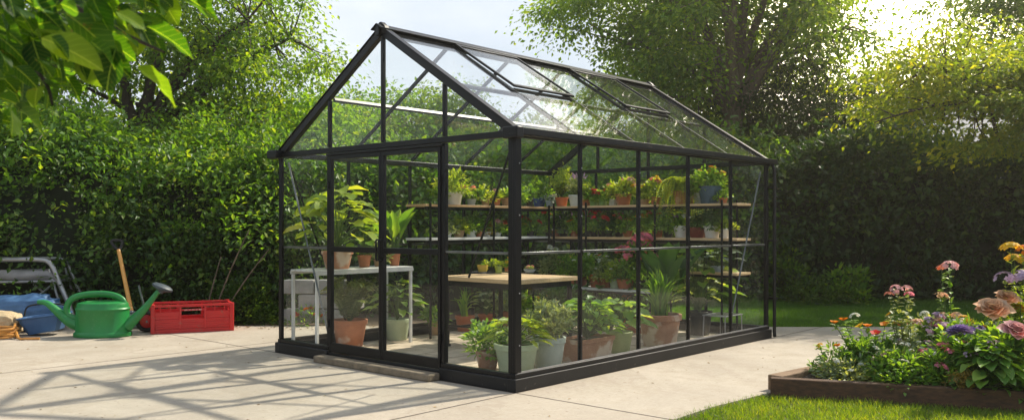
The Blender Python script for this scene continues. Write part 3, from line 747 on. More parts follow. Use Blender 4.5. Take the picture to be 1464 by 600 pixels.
def f_fine(w, h, n=1500, s=.022, m=46):                        # feathery
    lb = LB()
    for i in range(m):
        a = rng.uniform(0, 6.28); rr = rng.uniform(.1, 1) ** .7 * w / 2; hh = h * (1 - .55 * (2 * rr / w) ** 2) * rng.uniform(.75, 1.0)
        t = np.linspace(0, 1, 8)[:, None]; tip = np.array([math.cos(a) * rr, math.sin(a) * rr, hh])
        path = np.concatenate([tip[:2] * t ** 1.2, tip[2] * (t ** .85)], 1); lb.tube(path, .0025, .001, 4)
        k = n // m; u = rng.uniform(.25, 1, k); P = np.stack([np.interp(u, t[:, 0], path[:, j]) for j in range(3)], 1)
        D = rdir(k) + [0, 0, .5]; lb.inst(T_Q, P, D, rdir(k), s * rng.uniform(.7, 1.4, k), s * .35, 0)
    return lb, None
def f_grass(w, h, n=70, wid=.014, droop=1.0):
    lb = LB()
    for i in range(n):
        a = rng.uniform(0, 6.28); rr = rng.uniform(.08, 1) * w / 2; hh = h * rng.uniform(.6, 1.0) * (1 - .25 * (2 * rr / w) ** 2)
        t = np.linspace(0, 1, 8); x = rr * t ** 1.6; z = hh * (t * 1.25 - .25 * t ** 3 * (1 + droop * (2 * rr / w)))
        b0 = rng.normal(0, .02 * (w / .4), 2); P = np.stack([b0[0] + x * math.cos(a), b0[1] + x * math.sin(a), z], 1)
        sd = np.array([-math.sin(a), math.cos(a), 0]); ww = wid * np.interp(t, [0, .4, 1], [.7, 1, .05])
        V = np.concatenate([P - sd * ww[:, None] / 2, P + [0, 0, -.15 * wid], P + sd * ww[:, None] / 2]); F = []
        for j in range(7): F += [[j, j + 1, j + 9, j + 8], [j + 8, j + 9, j + 17, j + 16]]
        lb.c.append((V, np.array(F) + lb.n, 0, True)); lb.n += len(V)
    return lb, None
def f_broad(w, h, n=26, s=.14, T=None, up=.3, ratio=.62):
    lb = LB()
    for i in range(n):
        a = i * 2.4 + rng.normal(0, .25); u = (i + .5) / n; rr = w / 2 * (.25 + .72 * u ** .8) - s * .35; hh = h * (1 - .72 * u ** 1.3) * rng.uniform(.88, 1.08)
        rr = max(rr, .02)
        t = np.linspace(0, 1, 7)[:, None]; tip = np.array([math.cos(a) * rr, math.sin(a) * rr, hh * .92])
        path = np.concatenate([tip[:2] * t ** 1.5, tip[2] * t ** .8], 1); lb.tube(path, .005, .0028, 5)
        D = np.array([math.cos(a), math.sin(a), up - .9 * u * up - .1 + rng.normal(0, .12)])
        ls = s * rng.uniform(.8, 1.2)
        lb.inst((T or T_BIG[i % 3]), tip[None], D[None], np.array([[rng.normal(0, .25), rng.normal(0, .25), 1.]]), ls, ls * ratio, 0, True)
    return lb, None
def f_paddle(w, h, n=7, s=.3, ratio=.38):
    lb = LB()
    for i in range(n):
        a = i * 2.4 + rng.normal(0, .2); lean = rng.uniform(.15, .75) * w / 2; L = s * rng.uniform(.8, 1.15); hh = max(.03, h * rng.uniform(.75, 1.0) - L * .85)
        tip = np.array([math.cos(a) * lean * .45, math.sin(a) * lean * .45, hh]); t = np.linspace(0, 1, 6)[:, None]
        lb.tube(np.concatenate([tip[:2] * t, tip[2] * t], 1), .007, .004, 6)
        D = np.array([math.cos(a) * lean, math.sin(a) * lean, L * .9]); lb.inst(T_PAD, tip[None], D[None], np.array([[-math.cos(a), -math.sin(a), .4]]), L, L * ratio, 0, True)
    return lb, None
def f_rosette(w, h, n=34):
    lb = LB()
    for c in ((0, 0), (.3, .1), (-.28, .15), (.05, -.3)):
        i = np.arange(n); ph = i * 2.4; u = i / n; D = np.stack([np.cos(ph) * (.3 + u), np.sin(ph) * (.3 + u), 1.1 - u], 1)
        lb.inst(T_L, np.array([[c[0] * w * .6, c[1] * w * .6, .01]]) + D * .005, D, -D + [[0, 0, 1.5]], h * rng.uniform(.7, 1, n), h * .28, 0, True)
    return lb, None
def f_fern(w, h, n=26, trail=0.0, s=.03):
    lb = LB()
    for i in range(n):
        a = i * 2.4 + rng.normal(0, .2); rr = w / 2 * rng.uniform(.6, 1.05); t = np.linspace(0, 1, 14)
        up = h * rng.uniform(.5, 1.0)
        z = up * np.sin(t * PI * .62) / 1.0 - trail * rng.uniform(.5, 1.1) * t ** 2.6
        P = np.stack([np.cos(a + .15 * t) * rr * t ** .8, np.sin(a + .15 * t) * rr * t ** .8, z], 1); lb.tube(P, .002, .0008, 4)
        tt = unit(np.gradient(P, axis=0)); sd = unit(np.cross(tt, [0, 0, 1.]))
        k = 34; u = np.linspace(.12, 1, k); Q = np.stack([np.interp(u, t, P[:, j]) for j in range(3)], 1); Tn = np.stack([np.interp(u, t, tt[:, j]) for j in range(3)], 1); Sn = np.stack([np.interp(u, t, sd[:, j]) for j in range(3)], 1)
        for sg in (-1, 1): lb.inst(T_Q, Q, Sn * sg + Tn * .5 + rng.normal(0, .12, (k, 3)), [[0, 0, 1]], s * (1.15 - .8 * u) * 1.3, s * .42, 0)
    return lb, None
HAB = dict(bush=f_bush, fine=f_fine, grass=f_grass, broad=f_broad, paddle=f_paddle, rosette=f_rosette, fern=f_fern)

def pot_prof(r, h, rim=True, taper=.74):
    b = r * taper
    if rim: p = [(b * .96, 0), (b, .006), (r * .93, h * .80), (r * .935, h * .81), (r * 1.0, h * .82), (r * 1.02, h * .985), (r * .99, h), (r * .90, h), (r * .885, h * .94), (r * .86, h * .86)]
    else: p = [(b * .96, 0), (b, .006), (r, h * .98), (r * .99, h), (r * .93, h), (r * .91, h * .86)]
    return p
def potted(label, loc, rz, r, h, pot, hab, w, ph, leaf, group=None, flowers=None, trough=None, rim=True, name='potted_plant', cat='potted plant', **kw):
    e = empty(name, loc, rz, label, cat, group)
    mb = MB()
    if trough:                                           # long trough: an oblong lathe with nearly square corners
        lx_, ly_ = trough
        def ring(s_, z): return [(x * lx_ / 2 * s_, y * ly_ / 2 * s_, z) for x, y in [(-1, -.8), (-.93, -1), (.93, -1), (1, -.8), (1, .8), (.93, 1), (-.93, 1), (-1, .8)]]
        rs = [ring(.86, 0), ring(.98, h * .8), ring(1.03, h * .81), ring(1.05, h), ring(.96, h), ring(.94, h * .86)]
        vs = [[mb.bm.verts.new(p) for p in q] for q in rs]
        for i in range(len(vs) - 1):
            for k in range(8): mb.bm.faces.new((vs[i][k], vs[i][(k + 1) % 8], vs[i + 1][(k + 1) % 8], vs[i + 1][k]))
        mb.bm.faces.new(vs[0][::-1]); mb.bm.faces.new(vs[-1])
    else:
        mb.lathe(pot_prof(r, h, rim), 28)
    mb.build('pot', M[pot], e, .003 if trough else 0)
    mb = MB()
    if trough: mb.box((-trough[0] * .44, -trough[1] * .42, h * .865), (trough[0] * .44, trough[1] * .42, h * .89))
    else: mb.lathe([(r * .86, h * .862), (r * .86, h * .88), (r * .5, h * .90), (.002, h * .905)], 20)
    mb.build('soil', M['soil'], e)
    lb, tops = HAB[hab](w, ph, **kw)
    if trough:
        for i, c in enumerate(lb.c):
            v = c[0].copy(); v[:, 0] *= trough[0] / max(w, .01) * 1.15; lb.c[i] = (v, c[1], c[2], c[3])
        if tops is not None: tops = tops * [trough[0] / w * 1.15, 1, 1]
    f = lb.build('foliage', [M[leaf], M['stem']], e); f.location = (0, 0, h * .88)
    if flowers:
        for kind, mat, n, size in flowers:
            for i in range(n):
                if tops is not None and len(tops) > i: p = tops[int(rng.integers(0, max(1, len(tops) * .42)))] * rng.uniform(1.05, 1.2)
                else:
                    a = rng.uniform(0, 6.28); rr = rng.uniform(0, .42) * w; p = np.array([math.cos(a) * rr, math.sin(a) * rr, ph * rng.uniform(.75, 1.0)])
                add_flower(e, kind, mat, Vector(p) + Vector((0, 0, h * .88)), size * rng.uniform(1.05, 1.45))
    return e

def on_back(px, xs=GL - .30):
    k = (px - CX) / CF; y = (k * (GN.y + xs * GB.y) - GN.x - xs * GB.x) / (GA.x - k * GA.y); return xs, y
def on_left(px, ys=GW - .27):
    k = (px - CX) / CF; x = (k * (GN.y + ys * GA.y) - GN.x - ys * GA.x) / (GB.x - k * GB.y); return x, ys
def floor_at(px, py):
    p = gp(px, py, FZ) - GN; return min(max(p.dot(GB), .25), GL - .2), min(max(p.dot(GA), .25), GW - .22)
SURF = dict(S1=(1.512, on_left), S2=(1.132, on_left), T=(.832, lambda p: on_left(p, GW - .30)), B1=(1.522, on_back), B2=(1.127, on_back), B3=(.742, on_back),
            BL=(.522, lambda p: on_back(p, GL - .72)))
def P(surf, px, wpx, hpx, label, pot, hab, pw, ph, leaf, off=0.0, **kw):
    """pot of wpx x hpx and plant pw x ph, sizes read off the photograph and turned into metres at the pot's real distance"""
    if isinstance(surf, str): z, fn = SURF[surf]; x, y = fn(px)
    else: z = FZ; x, y = floor_at(surf, px)
    if isinstance(surf, str) and surf[0] in 'B': x += off
    elif off: y += off
    w = gw(x, y, z); s = w.y / CF
    if 'trough' in kw: kw['trough'] = tuple(v * s for v in kw['trough'])
    pw *= 1.12; ph *= 1.12
    rz = kw.pop('rz', rng.uniform(0, 6.28))
    if 's' in kw: kw['s'] = kw['s'] * s
    if 'flowers' in kw: kw['flowers'] = [(a, b, int(c * 1.3 + .5), d * s * 1.08) for a, b, c, d in kw['flowers']]
    return potted(label, w, rz, wpx * s / 2, hpx * s, pot, hab, pw * s, ph * s, leaf, **kw)
G1 = 'potted plants on the left shelf rack'; G2 = 'potted plants on the rear shelf rack'; G3 = 'plant pots on the greenhouse floor'; G4 = 'flowering pots on the low shelf'; G5 = 'plants on and around the white bench'
# left rack, top board
P('S1', 648, 28, 18, 'white pot with a wide yellow-green bush, first on the left rack top board', 'white', 'bush', 50, 30, 'pl_y', s=5, n=900, group=G1)
P('S1', 674, 14, 9, 'low grey pot spilling pink-flowered trailing stems over the left rack top board', 'palegrey', 'fern', 40, 16, 'pl', trail=.10, n=18, s=5, group=G1, flowers=[('cluster', 'f_coral', 3, 9)])
P('S1', 694, 13, 9, 'small tan pot of pale green sprigs on the left rack top board', 'tan', 'bush', 24, 20, 'pl_y', s=5, n=260, group=G1)
P('S1', 708, 17, 11, 'terracotta pot of pointed succulents with a pink bloom on the left rack top board', 'terra', 'rosette', 20, 13, 'pl_y', group=G1, flowers=[('cluster', 'f_rose', 1, 8)])
P('S1', 724, 16, 12, 'brown clay pot of upright succulents, right of the terracotta one on the left rack', 'tan', 'rosette', 20, 16, 'pl_v', group=G1)
P('S1', 757, 12, 10, 'small dark pot of white-dotted herb tucked in the far corner of the left rack', 'darkpot', 'bush', 26, 22, 'pl', s=4, n=260, group=G1)
# left rack, lower board
P('S1', 738, 14, 10, 'clay pot of trailing sprigs left of the near corner post, left top board', 'terra', 'bush', 28, 20, 'pl', s=5, n=300, group=G1)
P('S1', 631, 12, 9, 'small grey pot of drooping leaves at the extreme left of the top board', 'palegrey', 'bush', 22, 16, 'pl', s=5, n=240, group=G1)
P('S2', 684, 12, 8, 'small clay pot of dark leaves between two white pots, left rack lower board', 'terra', 'bush', 24, 18, 'pl_d', s=5, n=280, group=G1)
P('S2', 740, 12, 8, 'clay pot of orange daisies at the far end of the left rack lower board', 'terra', 'bush', 24, 18, 'pl', s=5, n=280, group=G1, flowers=[('daisy', 'f_orange', 3, 8)])
P('S2', 640, 13, 9, 'small white pot with grey-green leaves, first on the left rack lower board', 'white', 'bush', 26, 17, 'pl_g', s=5, n=320, group=G1)
P('S2', 656, 17, 10, 'tan clay pot with a low olive bush on the left rack lower board', 'tan', 'bush', 26, 15, 'pl_y', s=4.5, n=320, group=G1)
P('S2', 674, 17, 10, 'white pot with a tall pale green bush, third on the left rack lower board', 'white', 'bush', 34, 23, 'pl', s=5, n=500, group=G1)
P('S2', 696, 12, 7, 'tiny white pot of amber sprigs on the left rack lower board', 'white', 'bush', 18, 12, 'pl_b', s=4, n=200, group=G1)
P('S2', 712, 10, 6, 'tiny white pot with a pink-red bloom on the left rack lower board', 'white', 'bush', 24, 17, 'pl', s=4, n=300, group=G1, flowers=[('cluster', 'f_rose', 2, 8)])
P('S2', 725, 11, 7, 'black pot with two red blooms beside the near corner post, left rack lower board', 'darkpot', 'bush', 20, 14, 'pl_d', s=4, n=260, group=G1, flowers=[('pom', 'f_red', 2, 6)])
P('S2', 759, 12, 8, 'black pot of one red geranium in the far corner, left rack lower board', 'darkpot', 'bush', 28, 20, 'pl', s=5, n=340, group=G1, flowers=[('pom', 'f_red', 2, 8)])
# rear rack, top board
P('B1', 771, 19, 12, 'deep blue pot with a tall loose herb near the far corner of the rear rack', 'bluepot', 'bush', 32, 28, 'pl', s=5, n=420, group=G2, rim=False)
P('B1', 786, 12, 8, 'squat grey dish with silvery leaves between the blue and terracotta pots', 'palegrey', 'bush', 20, 8, 'silver', s=4, n=180, group=G2, flowers=[('daisy', 'f_orange', 1, 6)])
P('B1', 803, 19, 13, 'terracotta pot with tall wispy feathery stems on the rear rack top board', 'terra3', 'fine', 40, 46, 'pl_y', s=4.5, n=1300, group=G2)
P('B1', 824, 23, 16, 'off-white pot of lavender sprays on the rear rack top board', 'offwhite', 'fine', 34, 26, 'pl_g', s=4, n=900, group=G2, flowers=[('spike', 'f_lilac', 9, 5)])
P('B1', 849, 14, 10, 'light green pot of red geraniums, left one of two on the rear top board', 'green', 'bush', 20, 11, 'pl', s=5, n=260, group=G2, flowers=[('cluster', 'f_red', 4, 9)])
P('B1', 862, 13, 10, 'light green pot of red geraniums, right one of two on the rear top board', 'green', 'bush', 19, 11, 'pl', s=5, n=260, group=G2, flowers=[('cluster', 'f_red', 4, 9)])
P('B1', 891, 24, 16, 'terracotta pot topped with pink and peach blooms on the rear rack top board', 'terra', 'bush', 40, 20, 'pl_y', s=7, n=520, group=G2, flowers=[('cluster', 'f_pink', 5, 11), ('cluster', 'f_peach', 4, 10)])
P('B1', 921, 16, 8, 'low clay dish with coral and yellow flowers left of the hanging fern', 'tan', 'bush', 34, 22, 'pl_y', s=6, n=420, group=G2, flowers=[('cluster', 'f_peach', 2, 8), ('daisy', 'f_yellow', 4, 7)])
P('B1', 978, 33, 19, 'wide terracotta pot with a yellow-green fern trailing far below the shelf edge', 'terra', 'fern', 72, 34, 'pl_y', trail=.62, n=58, s=6, group=G2)
P('B1', 999, 16, 16, 'off-white pot half hidden behind a post between the fern and the blue bucket', 'offwhite', 'bush', 26, 16, 'pl_y', s=5, n=260, group=G2)
P('B1', 1015, 34, 25, 'blue grey bucket of orange and yellow marigolds on the top board', 'blue', 'bush', 44, 26, 'pl', s=6, n=800, group=G2, rim=False, flowers=[('daisy', 'f_orange', 3, 7), ('daisy', 'f_yellow', 6, 7)])
# rear rack, middle board
for px, pot, leaf, fl, lab in ((786, 'darkpot', 'pl_d', [('pom', 'f_red', 2, 7)], 'black pot with a single red bloom near the far corner, rear middle board'),
                               (806, 'darkpot', 'pl_d', [('spike', 'f_lilac', 3, 5)], 'black pot with purple spikes, middle board of the rear rack'),
                               (822, 'terra', 'pl', [('daisy', 'f_orange', 3, 8)], 'small clay pot of orange daisies, rear middle board left of the second post'),
                               (850, 'darkpot', 'pl', [('cluster', 'f_red', 3, 11)], 'black pot of coral red geranium heads right of the second post, rear middle board'),
                               (872, 'darkpot', 'pl_d', [('pom', 'f_red', 2, 10), ('pom', 'f_orange', 1, 6)], 'black pot with a large scarlet bloom above dark leaves, rear middle board'),
                               (897, 'terra', 'pl', [('cluster', 'f_pink', 2, 8)], 'clay pot of small pink flowers hidden behind the tall pink bush'),):
    P('B2', px, 15, 9, lab, pot, 'bush', 31, 24, leaf, s=5.5, n=420, group=G2, flowers=fl)
P('B2', 940, 16, 10, 'clay pot of magenta and yellow meadow flowers under the trailing fern', 'terra', 'bush', 38, 32, 'pl', s=5, n=520, group=G2, flowers=[('pom', 'f_pink', 2, 6), ('daisy', 'f_yellow', 4, 7), ('daisy', 'f_orange', 2, 7)])
P('B2', 974, 23, 17, 'white pot with blue-white blossom, left of the dark red pot on the middle board', 'white', 'bush', 28, 16, 'pl', s=5, n=320, group=G2, flowers=[('cluster', 'f_white', 4, 8)])
P('B2', 997, 26, 15, 'dark red pot of low dark green leaves between two white pots', 'darkred', 'bush', 26, 17, 'pl_d', s=5, n=400, group=G2)
P('B2', 1018, 25, 17, 'larger white pot with a dense dark green mound near the rack upright', 'white', 'bush', 33, 22, 'pl_d', s=5, n=600, group=G2)
P('B2', 1036, 15, 13, 'small white pot with sparse olive sprigs, last on the right of the middle board', 'white', 'bush', 22, 20, 'pl_y', s=5, n=140, group=G2)
P('B1', 838, 14, 9, 'small clay pot of pale fern sprigs, rear top board by second wall post', 'terra', 'fine', 26, 26, 'pl_y', s=5, n=500, group=G2)
P('B1', 876, 13, 9, 'small pale pot of leafy sprigs between red geraniums and pink blooms', 'offwhite', 'bush', 24, 18, 'pl', s=5, n=300, group=G2)
P('B1', 938, 18, 11, 'clay pot of yellow-orange blossom just left of the hanging fern', 'terra', 'bush', 34, 26, 'pl_y', s=6, n=420, group=G2, flowers=[('daisy', 'f_yellow', 4, 8), ('cluster', 'f_coral', 2, 9)])
P('B1', 1034, 12, 8, 'tiny clay pot of drooping sprigs at the extreme right of the rear top board', 'terra', 'bush', 20, 14, 'pl', s=5, n=220, group=G2)
for px, pot, leaf, fl, lab in ((796, 'terra', 'pl', [('cluster', 'f_white', 2, 7)], 'clay pot of small white blossom, rear middle board next to the purple spikes'),
                               (838, 'darkpot', 'pl', [('cluster', 'f_red', 2, 9)], 'black pot of bushy leaves with red heads left of the second post, middle board'),
                               (861, 'darkpot', 'pl', [('cluster', 'f_pink', 2, 9)], 'black pot of bright pink heads, rear middle board right of the geraniums'),
                               (885, 'darkpot', 'pl_d', [('cluster', 'f_coral', 2, 9)], 'black pot of coral heads among dark leaves, rear middle board beside the scarlet bloom'),
                               (920, 'terra', 'pl', [('daisy', 'f_yellow', 3, 8)], 'clay pot of tiny yellow daisies behind the pink blooms, rear middle board'),
                               (955, 'darkpot', 'pl', [('cluster', 'f_lilac', 3, 8)], 'black pot of lilac blossom left of the white pot, rear middle board')):
    P('B2', px, 15, 9, lab, pot, 'bush', 31, 24, leaf, s=5.5, n=420, group=G2, flowers=fl)
# rear rack, low board on the right
P('B3', 1026, 20, 8, 'grey dish of big rounded silver leaves on the short low board at right', 'palegrey', 'broad', 58, 28, 'silver', n=16, s=19, group=G2, ratio=.9)
# low white shelf
for px, wp, pot, leaf, fl, lab, hh in (
        (790, 18, 'terra3', 'pl_g', [('cluster', 'f_white', 4, 7)], 'orange clay pot of white stocks, leftmost on the low white shelf', 34),
        (812, 20, 'terra3', 'pl', [('cluster', 'f_white', 5, 6), ('daisy', 'f_yellow', 2, 5)], 'orange clay pot of white blossom left of the glazing post on the low shelf', 30),
        (831, 18, 'darkred', 'pl', [('cluster', 'f_white', 3, 6)], 'dark clay pot of loose white flowers just left of the second wall post', 34),
        (852, 19, 'terra3', 'pl', [('cluster', 'f_white', 4, 6), ('daisy', 'f_orange', 1, 6)], 'orange clay pot of white flowers right of the second wall post', 34),
        (866, 18, 'terra', 'pl_g', [('cluster', 'f_white', 5, 6)], 'clay pot of grey-leaved white flowers beside the pale green pot', 28),
        (879, 16, 'palegreen', 'pl_y', [('cluster', 'f_white', 2, 5)], 'pale green pot of fresh green leaves on the low shelf', 24),
        (894, 26, 'terra3', 'pl', [('cluster', 'f_white', 4, 6)], 'wide orange clay pot of bushy leaves at the right end of the low shelf', 30)):
    P('BL', px, wp, 14, lab, pot, 'bush', 32, hh, leaf, s=5.5, n=520, group=G4, flowers=fl)
P('BL', 905, 20, 12, 'tall bush of pink and coral blooms rising from the low white shelf', 'darkpot', 'bush', 56, 60, 'pl', s=6.5, n=1000, off=.12, flowers=[('cluster', 'f_pink', 20, 14), ('cluster', 'f_coral', 10, 12), ('daisy', 'f_orange', 5, 6)])
# white bench and below
P('T', 478, 45, 25, 'large terracotta pot with big lime-green leaves on the white bench', 'terra2', 'broad', 112, 84, 'pl_y', n=46, s=33, off=-.05, group=G5, ratio=.66, up=.25)
P('T', 521, 20, 17, 'small terracotta pot of round bushy leaves in the middle of the white bench', 'terra', 'broad', 44, 40, 'pl', n=22, s=16, group=G5, ratio=.7)
P('T', 564, 17, 18, 'terracotta pot with tall upright paddle leaves at the right end of the white bench', 'terra', 'paddle', 80, 66, 'pl', n=9, s=44, group=G5, ratio=.40)
P('T', 541, 14, 10, 'little clay pot of trailing silver leaves between two bigger pots on the bench', 'tan', 'bush', 30, 24, 'pl_g', s=7, n=200, group=G5)
P(500, 494, 50, 38, 'large terracotta floor pot of feathery fern inside the left door leaf', 'terra', 'fern', 78, 58, 'pl_g', n=46, s=8, group=G3)
P(561, 484, 38, 30, 'pale green floor pot with white-edged hosta leaves under the white bench', 'palegreen', 'broad', 66, 52, 'pl_v', n=30, s=22, group=G3, ratio=.5)
P(580, 473, 19, 19, 'small tan floor pot behind the hosta under the white bench', 'tan', 'bush', 30, 24, 'pl', s=8, n=260, group=G3)
P(606, 466, 28, 22, 'terracotta floor pot of spiky aloe leaves right of the white bench', 'terra3', 'grass', 40, 46, 'pl', n=34, wid=.03, group=G3)
P(634, 462, 24, 20, 'orange terracotta floor pot with pale leaves seen left of the work table leg', 'terra3', 'broad', 40, 34, 'pl_g', n=22, s=13, group=G3)
P(655, 458, 22, 21, 'orange terracotta floor pot half hidden by the work table leg', 'terra3', 'bush', 40, 30, 'pl_g', s=7, n=380, group=G3)
P(679, 455, 22, 21, 'pale grey round floor pot under the left rack', 'palegrey', 'bush', 34, 22, 'pl', s=7, n=380, group=G3)
P(706, 452, 24, 12, 'low clay bowl of bronze leaves beneath the work table', 'terra', 'bush', 34, 20, 'pl_b', s=6, n=300, group=G3)
P(768, 458, 26, 18, 'olive bowl of yellow flowers on the floor behind the work table', 'olive', 'bush', 34, 20, 'pl', s=6, n=320, group=G3, flowers=[('daisy', 'f_yellow', 4, 6), ('daisy', 'f_orange', 5, 6)])
# floor, near side wall
P(697, 529, 34, 28, 'brown clay pot with bushy green plant, left of the pale green pots', 'terra2', 'bush', 60, 42, 'pl', s=9, n=620, group=G3)
P(738, 534, 64, 44, 'large pale green pot with arching striped leaves behind the near corner post', 'palegreen', 'broad', 84, 38, 'pl_y', n=60, s=24, group=G3, ratio=.32)
P(784, 524, 50, 43, 'grey-green ribbed pot with a feathery bush right of the near corner post', 'greygreen', 'fine', 84, 54, 'pl_g', s=9, n=2600, group=G3)
P(839, 513, 40, 32, 'long terracotta trough overflowing with green leaves by the side wall', 'terra2', 'broad', 90, 52, 'pl', n=120, s=19, group=G3, ratio=.5, trough=(84, 40), rz=TH, up=.4)
P(886, 503, 38, 30, 'olive green pot of wide two-tone leaves between the trough and the big clay pot', 'olive', 'broad', 76, 46, 'pl_v', n=26, s=30, group=G3, ratio=.55)
P(943, 494, 62, 46, 'very large clay pot with strappy leaves and tall paddle leaves by the side wall', 'terra2', 'grass', 84, 72, 'pl', n=90, wid=.035, group=G3)
P(952, 484, 30, 20, 'dark pot with tall dark paddle leaves right behind the very large clay pot', 'darkpot', 'paddle', 112, 112, 'pl_d', n=13, s=66, group=G3, ratio=.42)
P(1000, 478, 36, 34, 'tall square-shouldered black pot of broad variegated leaves near the far end', 'darkpot', 'broad', 92, 92, 'pl_v', n=48, s=27, group=G3, ratio=.5)
P(1022, 470, 26, 30, 'black pot of pale patterned leaves in front of the rack upright', 'darkpot', 'broad', 54, 70, 'pl_g', n=30, s=19, group=G3, ratio=.7)
P(906, 474, 44, 22, 'low terracotta trough of orange-flowered leaves below the low shelf', 'terra3', 'bush', 56, 40, 'pl_d', s=11, n=420, group=G3, trough=(46, 22), rz=TH + PI / 2, flowers=[('daisy', 'f_orange', 4, 8)])
P(862, 470, 40, 20, 'dark trough of round leaves and orange flowers under the low white shelf', 'darkpot', 'broad', 64, 54, 'pl_d', n=30, s=16, group=G3, ratio=.8, flowers=[('pom', 'f_orange', 4, 7)])
P(808, 476, 30, 20, 'dark pot of dense green leaves on the floor beyond the table legs', 'darkpot', 'bush', 66, 56, 'pl_d', s=10, n=700, group=G3)
# things on the work table
def wt_at(px, py): p = gp(px, py, TZ); return Vector((p.x, p.y, TZ + .001))
p = wt_at(690, 390.5); s = p.y / CF
tr = empty('seedling_tray', p, TH, 'flat black tray under the mustard cup on the work table', 'tray')
mb = MB(); mb.box((-.11, -.09, 0), (.11, .09, .006)); mb.box((-.11, -.09, .006), (.11, -.084, .02)); mb.box((-.11, .084, .006), (.11, .09, .02)); mb.box((-.11, -.084, .006), (-.104, .084, .02)); mb.box((.104, -.084, .006), (.11, .084, .02))
mb.build('tray_base', M['card'], tr, .002)
potted('mustard yellow cup of seedlings standing in the black tray', p + Vector((0, 0, .007)), 0, 8 * s, 11 * s, 'yellow', 'rosette', .06, .018, 'pl', rim=False)
p = wt_at(713, 390.5)
j = empty('glass_jar', p, 0, 'glass jar of yellow-green liquid with sprigs on the work table', 'jar')
mb = MB(); mb.lathe([(.040, 0), (.042, .004), (.042, .095), (.040, .1), (.038, .1), (.038, .095), (.038, .005)], 24); mb.build('jar_glass', M['jar'], j)
mb = MB(); mb.lathe([(.0365, .006), (.0365, .078), (.001, .079)], 24); mb.build('liquid', M['juice'], j)
lb, _ = f_bush(.10, .07, .026, 70); f = lb.build('sprigs', [M['pl_y'], M['stem']], j); f.location.z = .075
p = wt_at(703, 387.5); potted('small black pot of bright green sprouts behind the glass jar', p, 0, .035, .05, 'darkpot', 'bush', .14, .10, 'pl_y', s=.035, n=240, flowers=[('daisy', 'f_yellow', 2, .035)])
p = wt_at(725, 388); potted('small clay pot of yellow flowers right of the glass jar', p, 0, .035, .055, 'terra', 'bush', .11, .08, 'pl', s=.03, n=200, flowers=[('daisy', 'f_yellow', 5, .035)])
p = wt_at(757, 389); potted('shallow grey dish of pink-tinged succulents on the right of the work table', p, 0, .07, .03, 'palegrey', 'rosette', .13, .045, 'pl_g', rim=False, flowers=[('cluster', 'f_pink', 2, .04)])
# wire plant stand near the rear corner
px_, py_ = 3.95, .38
ws = gempty('wire_stand', px_, py_, 'low grey wire plant stand in the right rear corner of the greenhouse', 'stand')
mb = MB(); 
for a in (-.2, -.1, 0, .1, .2): mb.tube([(a, -.14, .27), (a, .14, .27)], .005, 6)
mb.tube([(-.2, -.14, .27), (.2, -.14, .27), (.2, .14, .27), (-.2, .14, .27), (-.2, -.14, .27)], .007, 6); mb.build('stand_top', M['zinc'], ws)
for sx in (-.19, .19):
    for sy in (-.13, .13): mb = MB(); mb.tube([(sx, sy, .27), (sx * 1.05, sy * 1.05, FZ)], .007, 6); mb.build('leg', M['zinc'], ws)

# ------------------------------------------------------------------ things by the left hedge
# watering can
d = 10.05; k = d / CF
wc = empty('watering_can', gp(147, 480), R(3), 'big green plastic watering can with a dark grey rose, standing beside the red crate', 'watering can')
mb = MB(); fl = .72
prof = [(.290, 0), (.318, .004), (.322, .018), (.318, .045), (.302, .058), (.298, .065), (.292, .30), (.300, .308), (.302, .318), (.294, .328), (.285, .335), (.280, .37), (.272, .385), (.22, .40), (.19, .402), (.185, .385), (.18, .37)]
mb.lathe(prof, 48, 1.0, fl); mb.build('body', M['canegreen'], wc)
mb = MB(); pts = []
t = np.linspace(0, 1, 13)
pts = [(.27 + .36 * u, 0, .12 + .40 * u + .06 * math.sin(u * PI) * -.5) for u in t]; mb.tube(pts, [.078 - .052 * u ** .7 for u in t], 16); sp = mb.build('spout', M['canegreen'], wc)
mb = MB(); m = Matrix.Translation((.665, 0, .54)) @ Matrix.Rotation(R(22), 4, 'Y')
mb.lathe([(.025, -.05), (.035, -.03), (.105, .0), (.12, .012), (.118, .03), (.09, .046), (.03, .056)], 28, 1.0, .8, mtx=m); mb.build('rose', M['rose'], sp)
mb = MB(); pts = []
ctl = [(-.26, .12), (-.36, .16), (-.46, .24), (-.56, .33), (-.64, .385), (-.73, .395)]
for i in range(len(ctl)): pts.append((ctl[i][0], 0, ctl[i][1]))
def smooth_path(p, n=5):
    out = []; p = [Vector(q) for q in p]
    for i in range(len(p) - 1):
        a = p[max(i - 1, 0)]; b = p[i]; c = p[i + 1]; d_ = p[min(i + 2, len(p) - 1)]
        for j in range(n):
            t = j / n; out.append(.5 * ((2 * b) + (c - a) * t + (2 * a - 5 * b + 4 * c - d_) * t * t + (3 * b - a - 3 * c + d_) * t ** 3))
    out.append(p[-1]); return out
sp_ = smooth_path(pts); mb.tube(sp_, [.072 - .05 * (i / (len(sp_) - 1)) for i in range(len(sp_))], 14); mb.build('side_grip', M['canegreen'], wc)
hp = smooth_path([(-.285, 0, .20), (-.385, 0, .24), (-.405, 0, .33), (-.345, 0, .43), (-.20, 0, .475), (0, 0, .485), (.13, 0, .465), (.215, 0, .42), (.245, 0, .36)])
mb = MB(); mb.tube(hp, .028, 12, flat=1.3); mb.build('handle', M['canegreen'], wc)
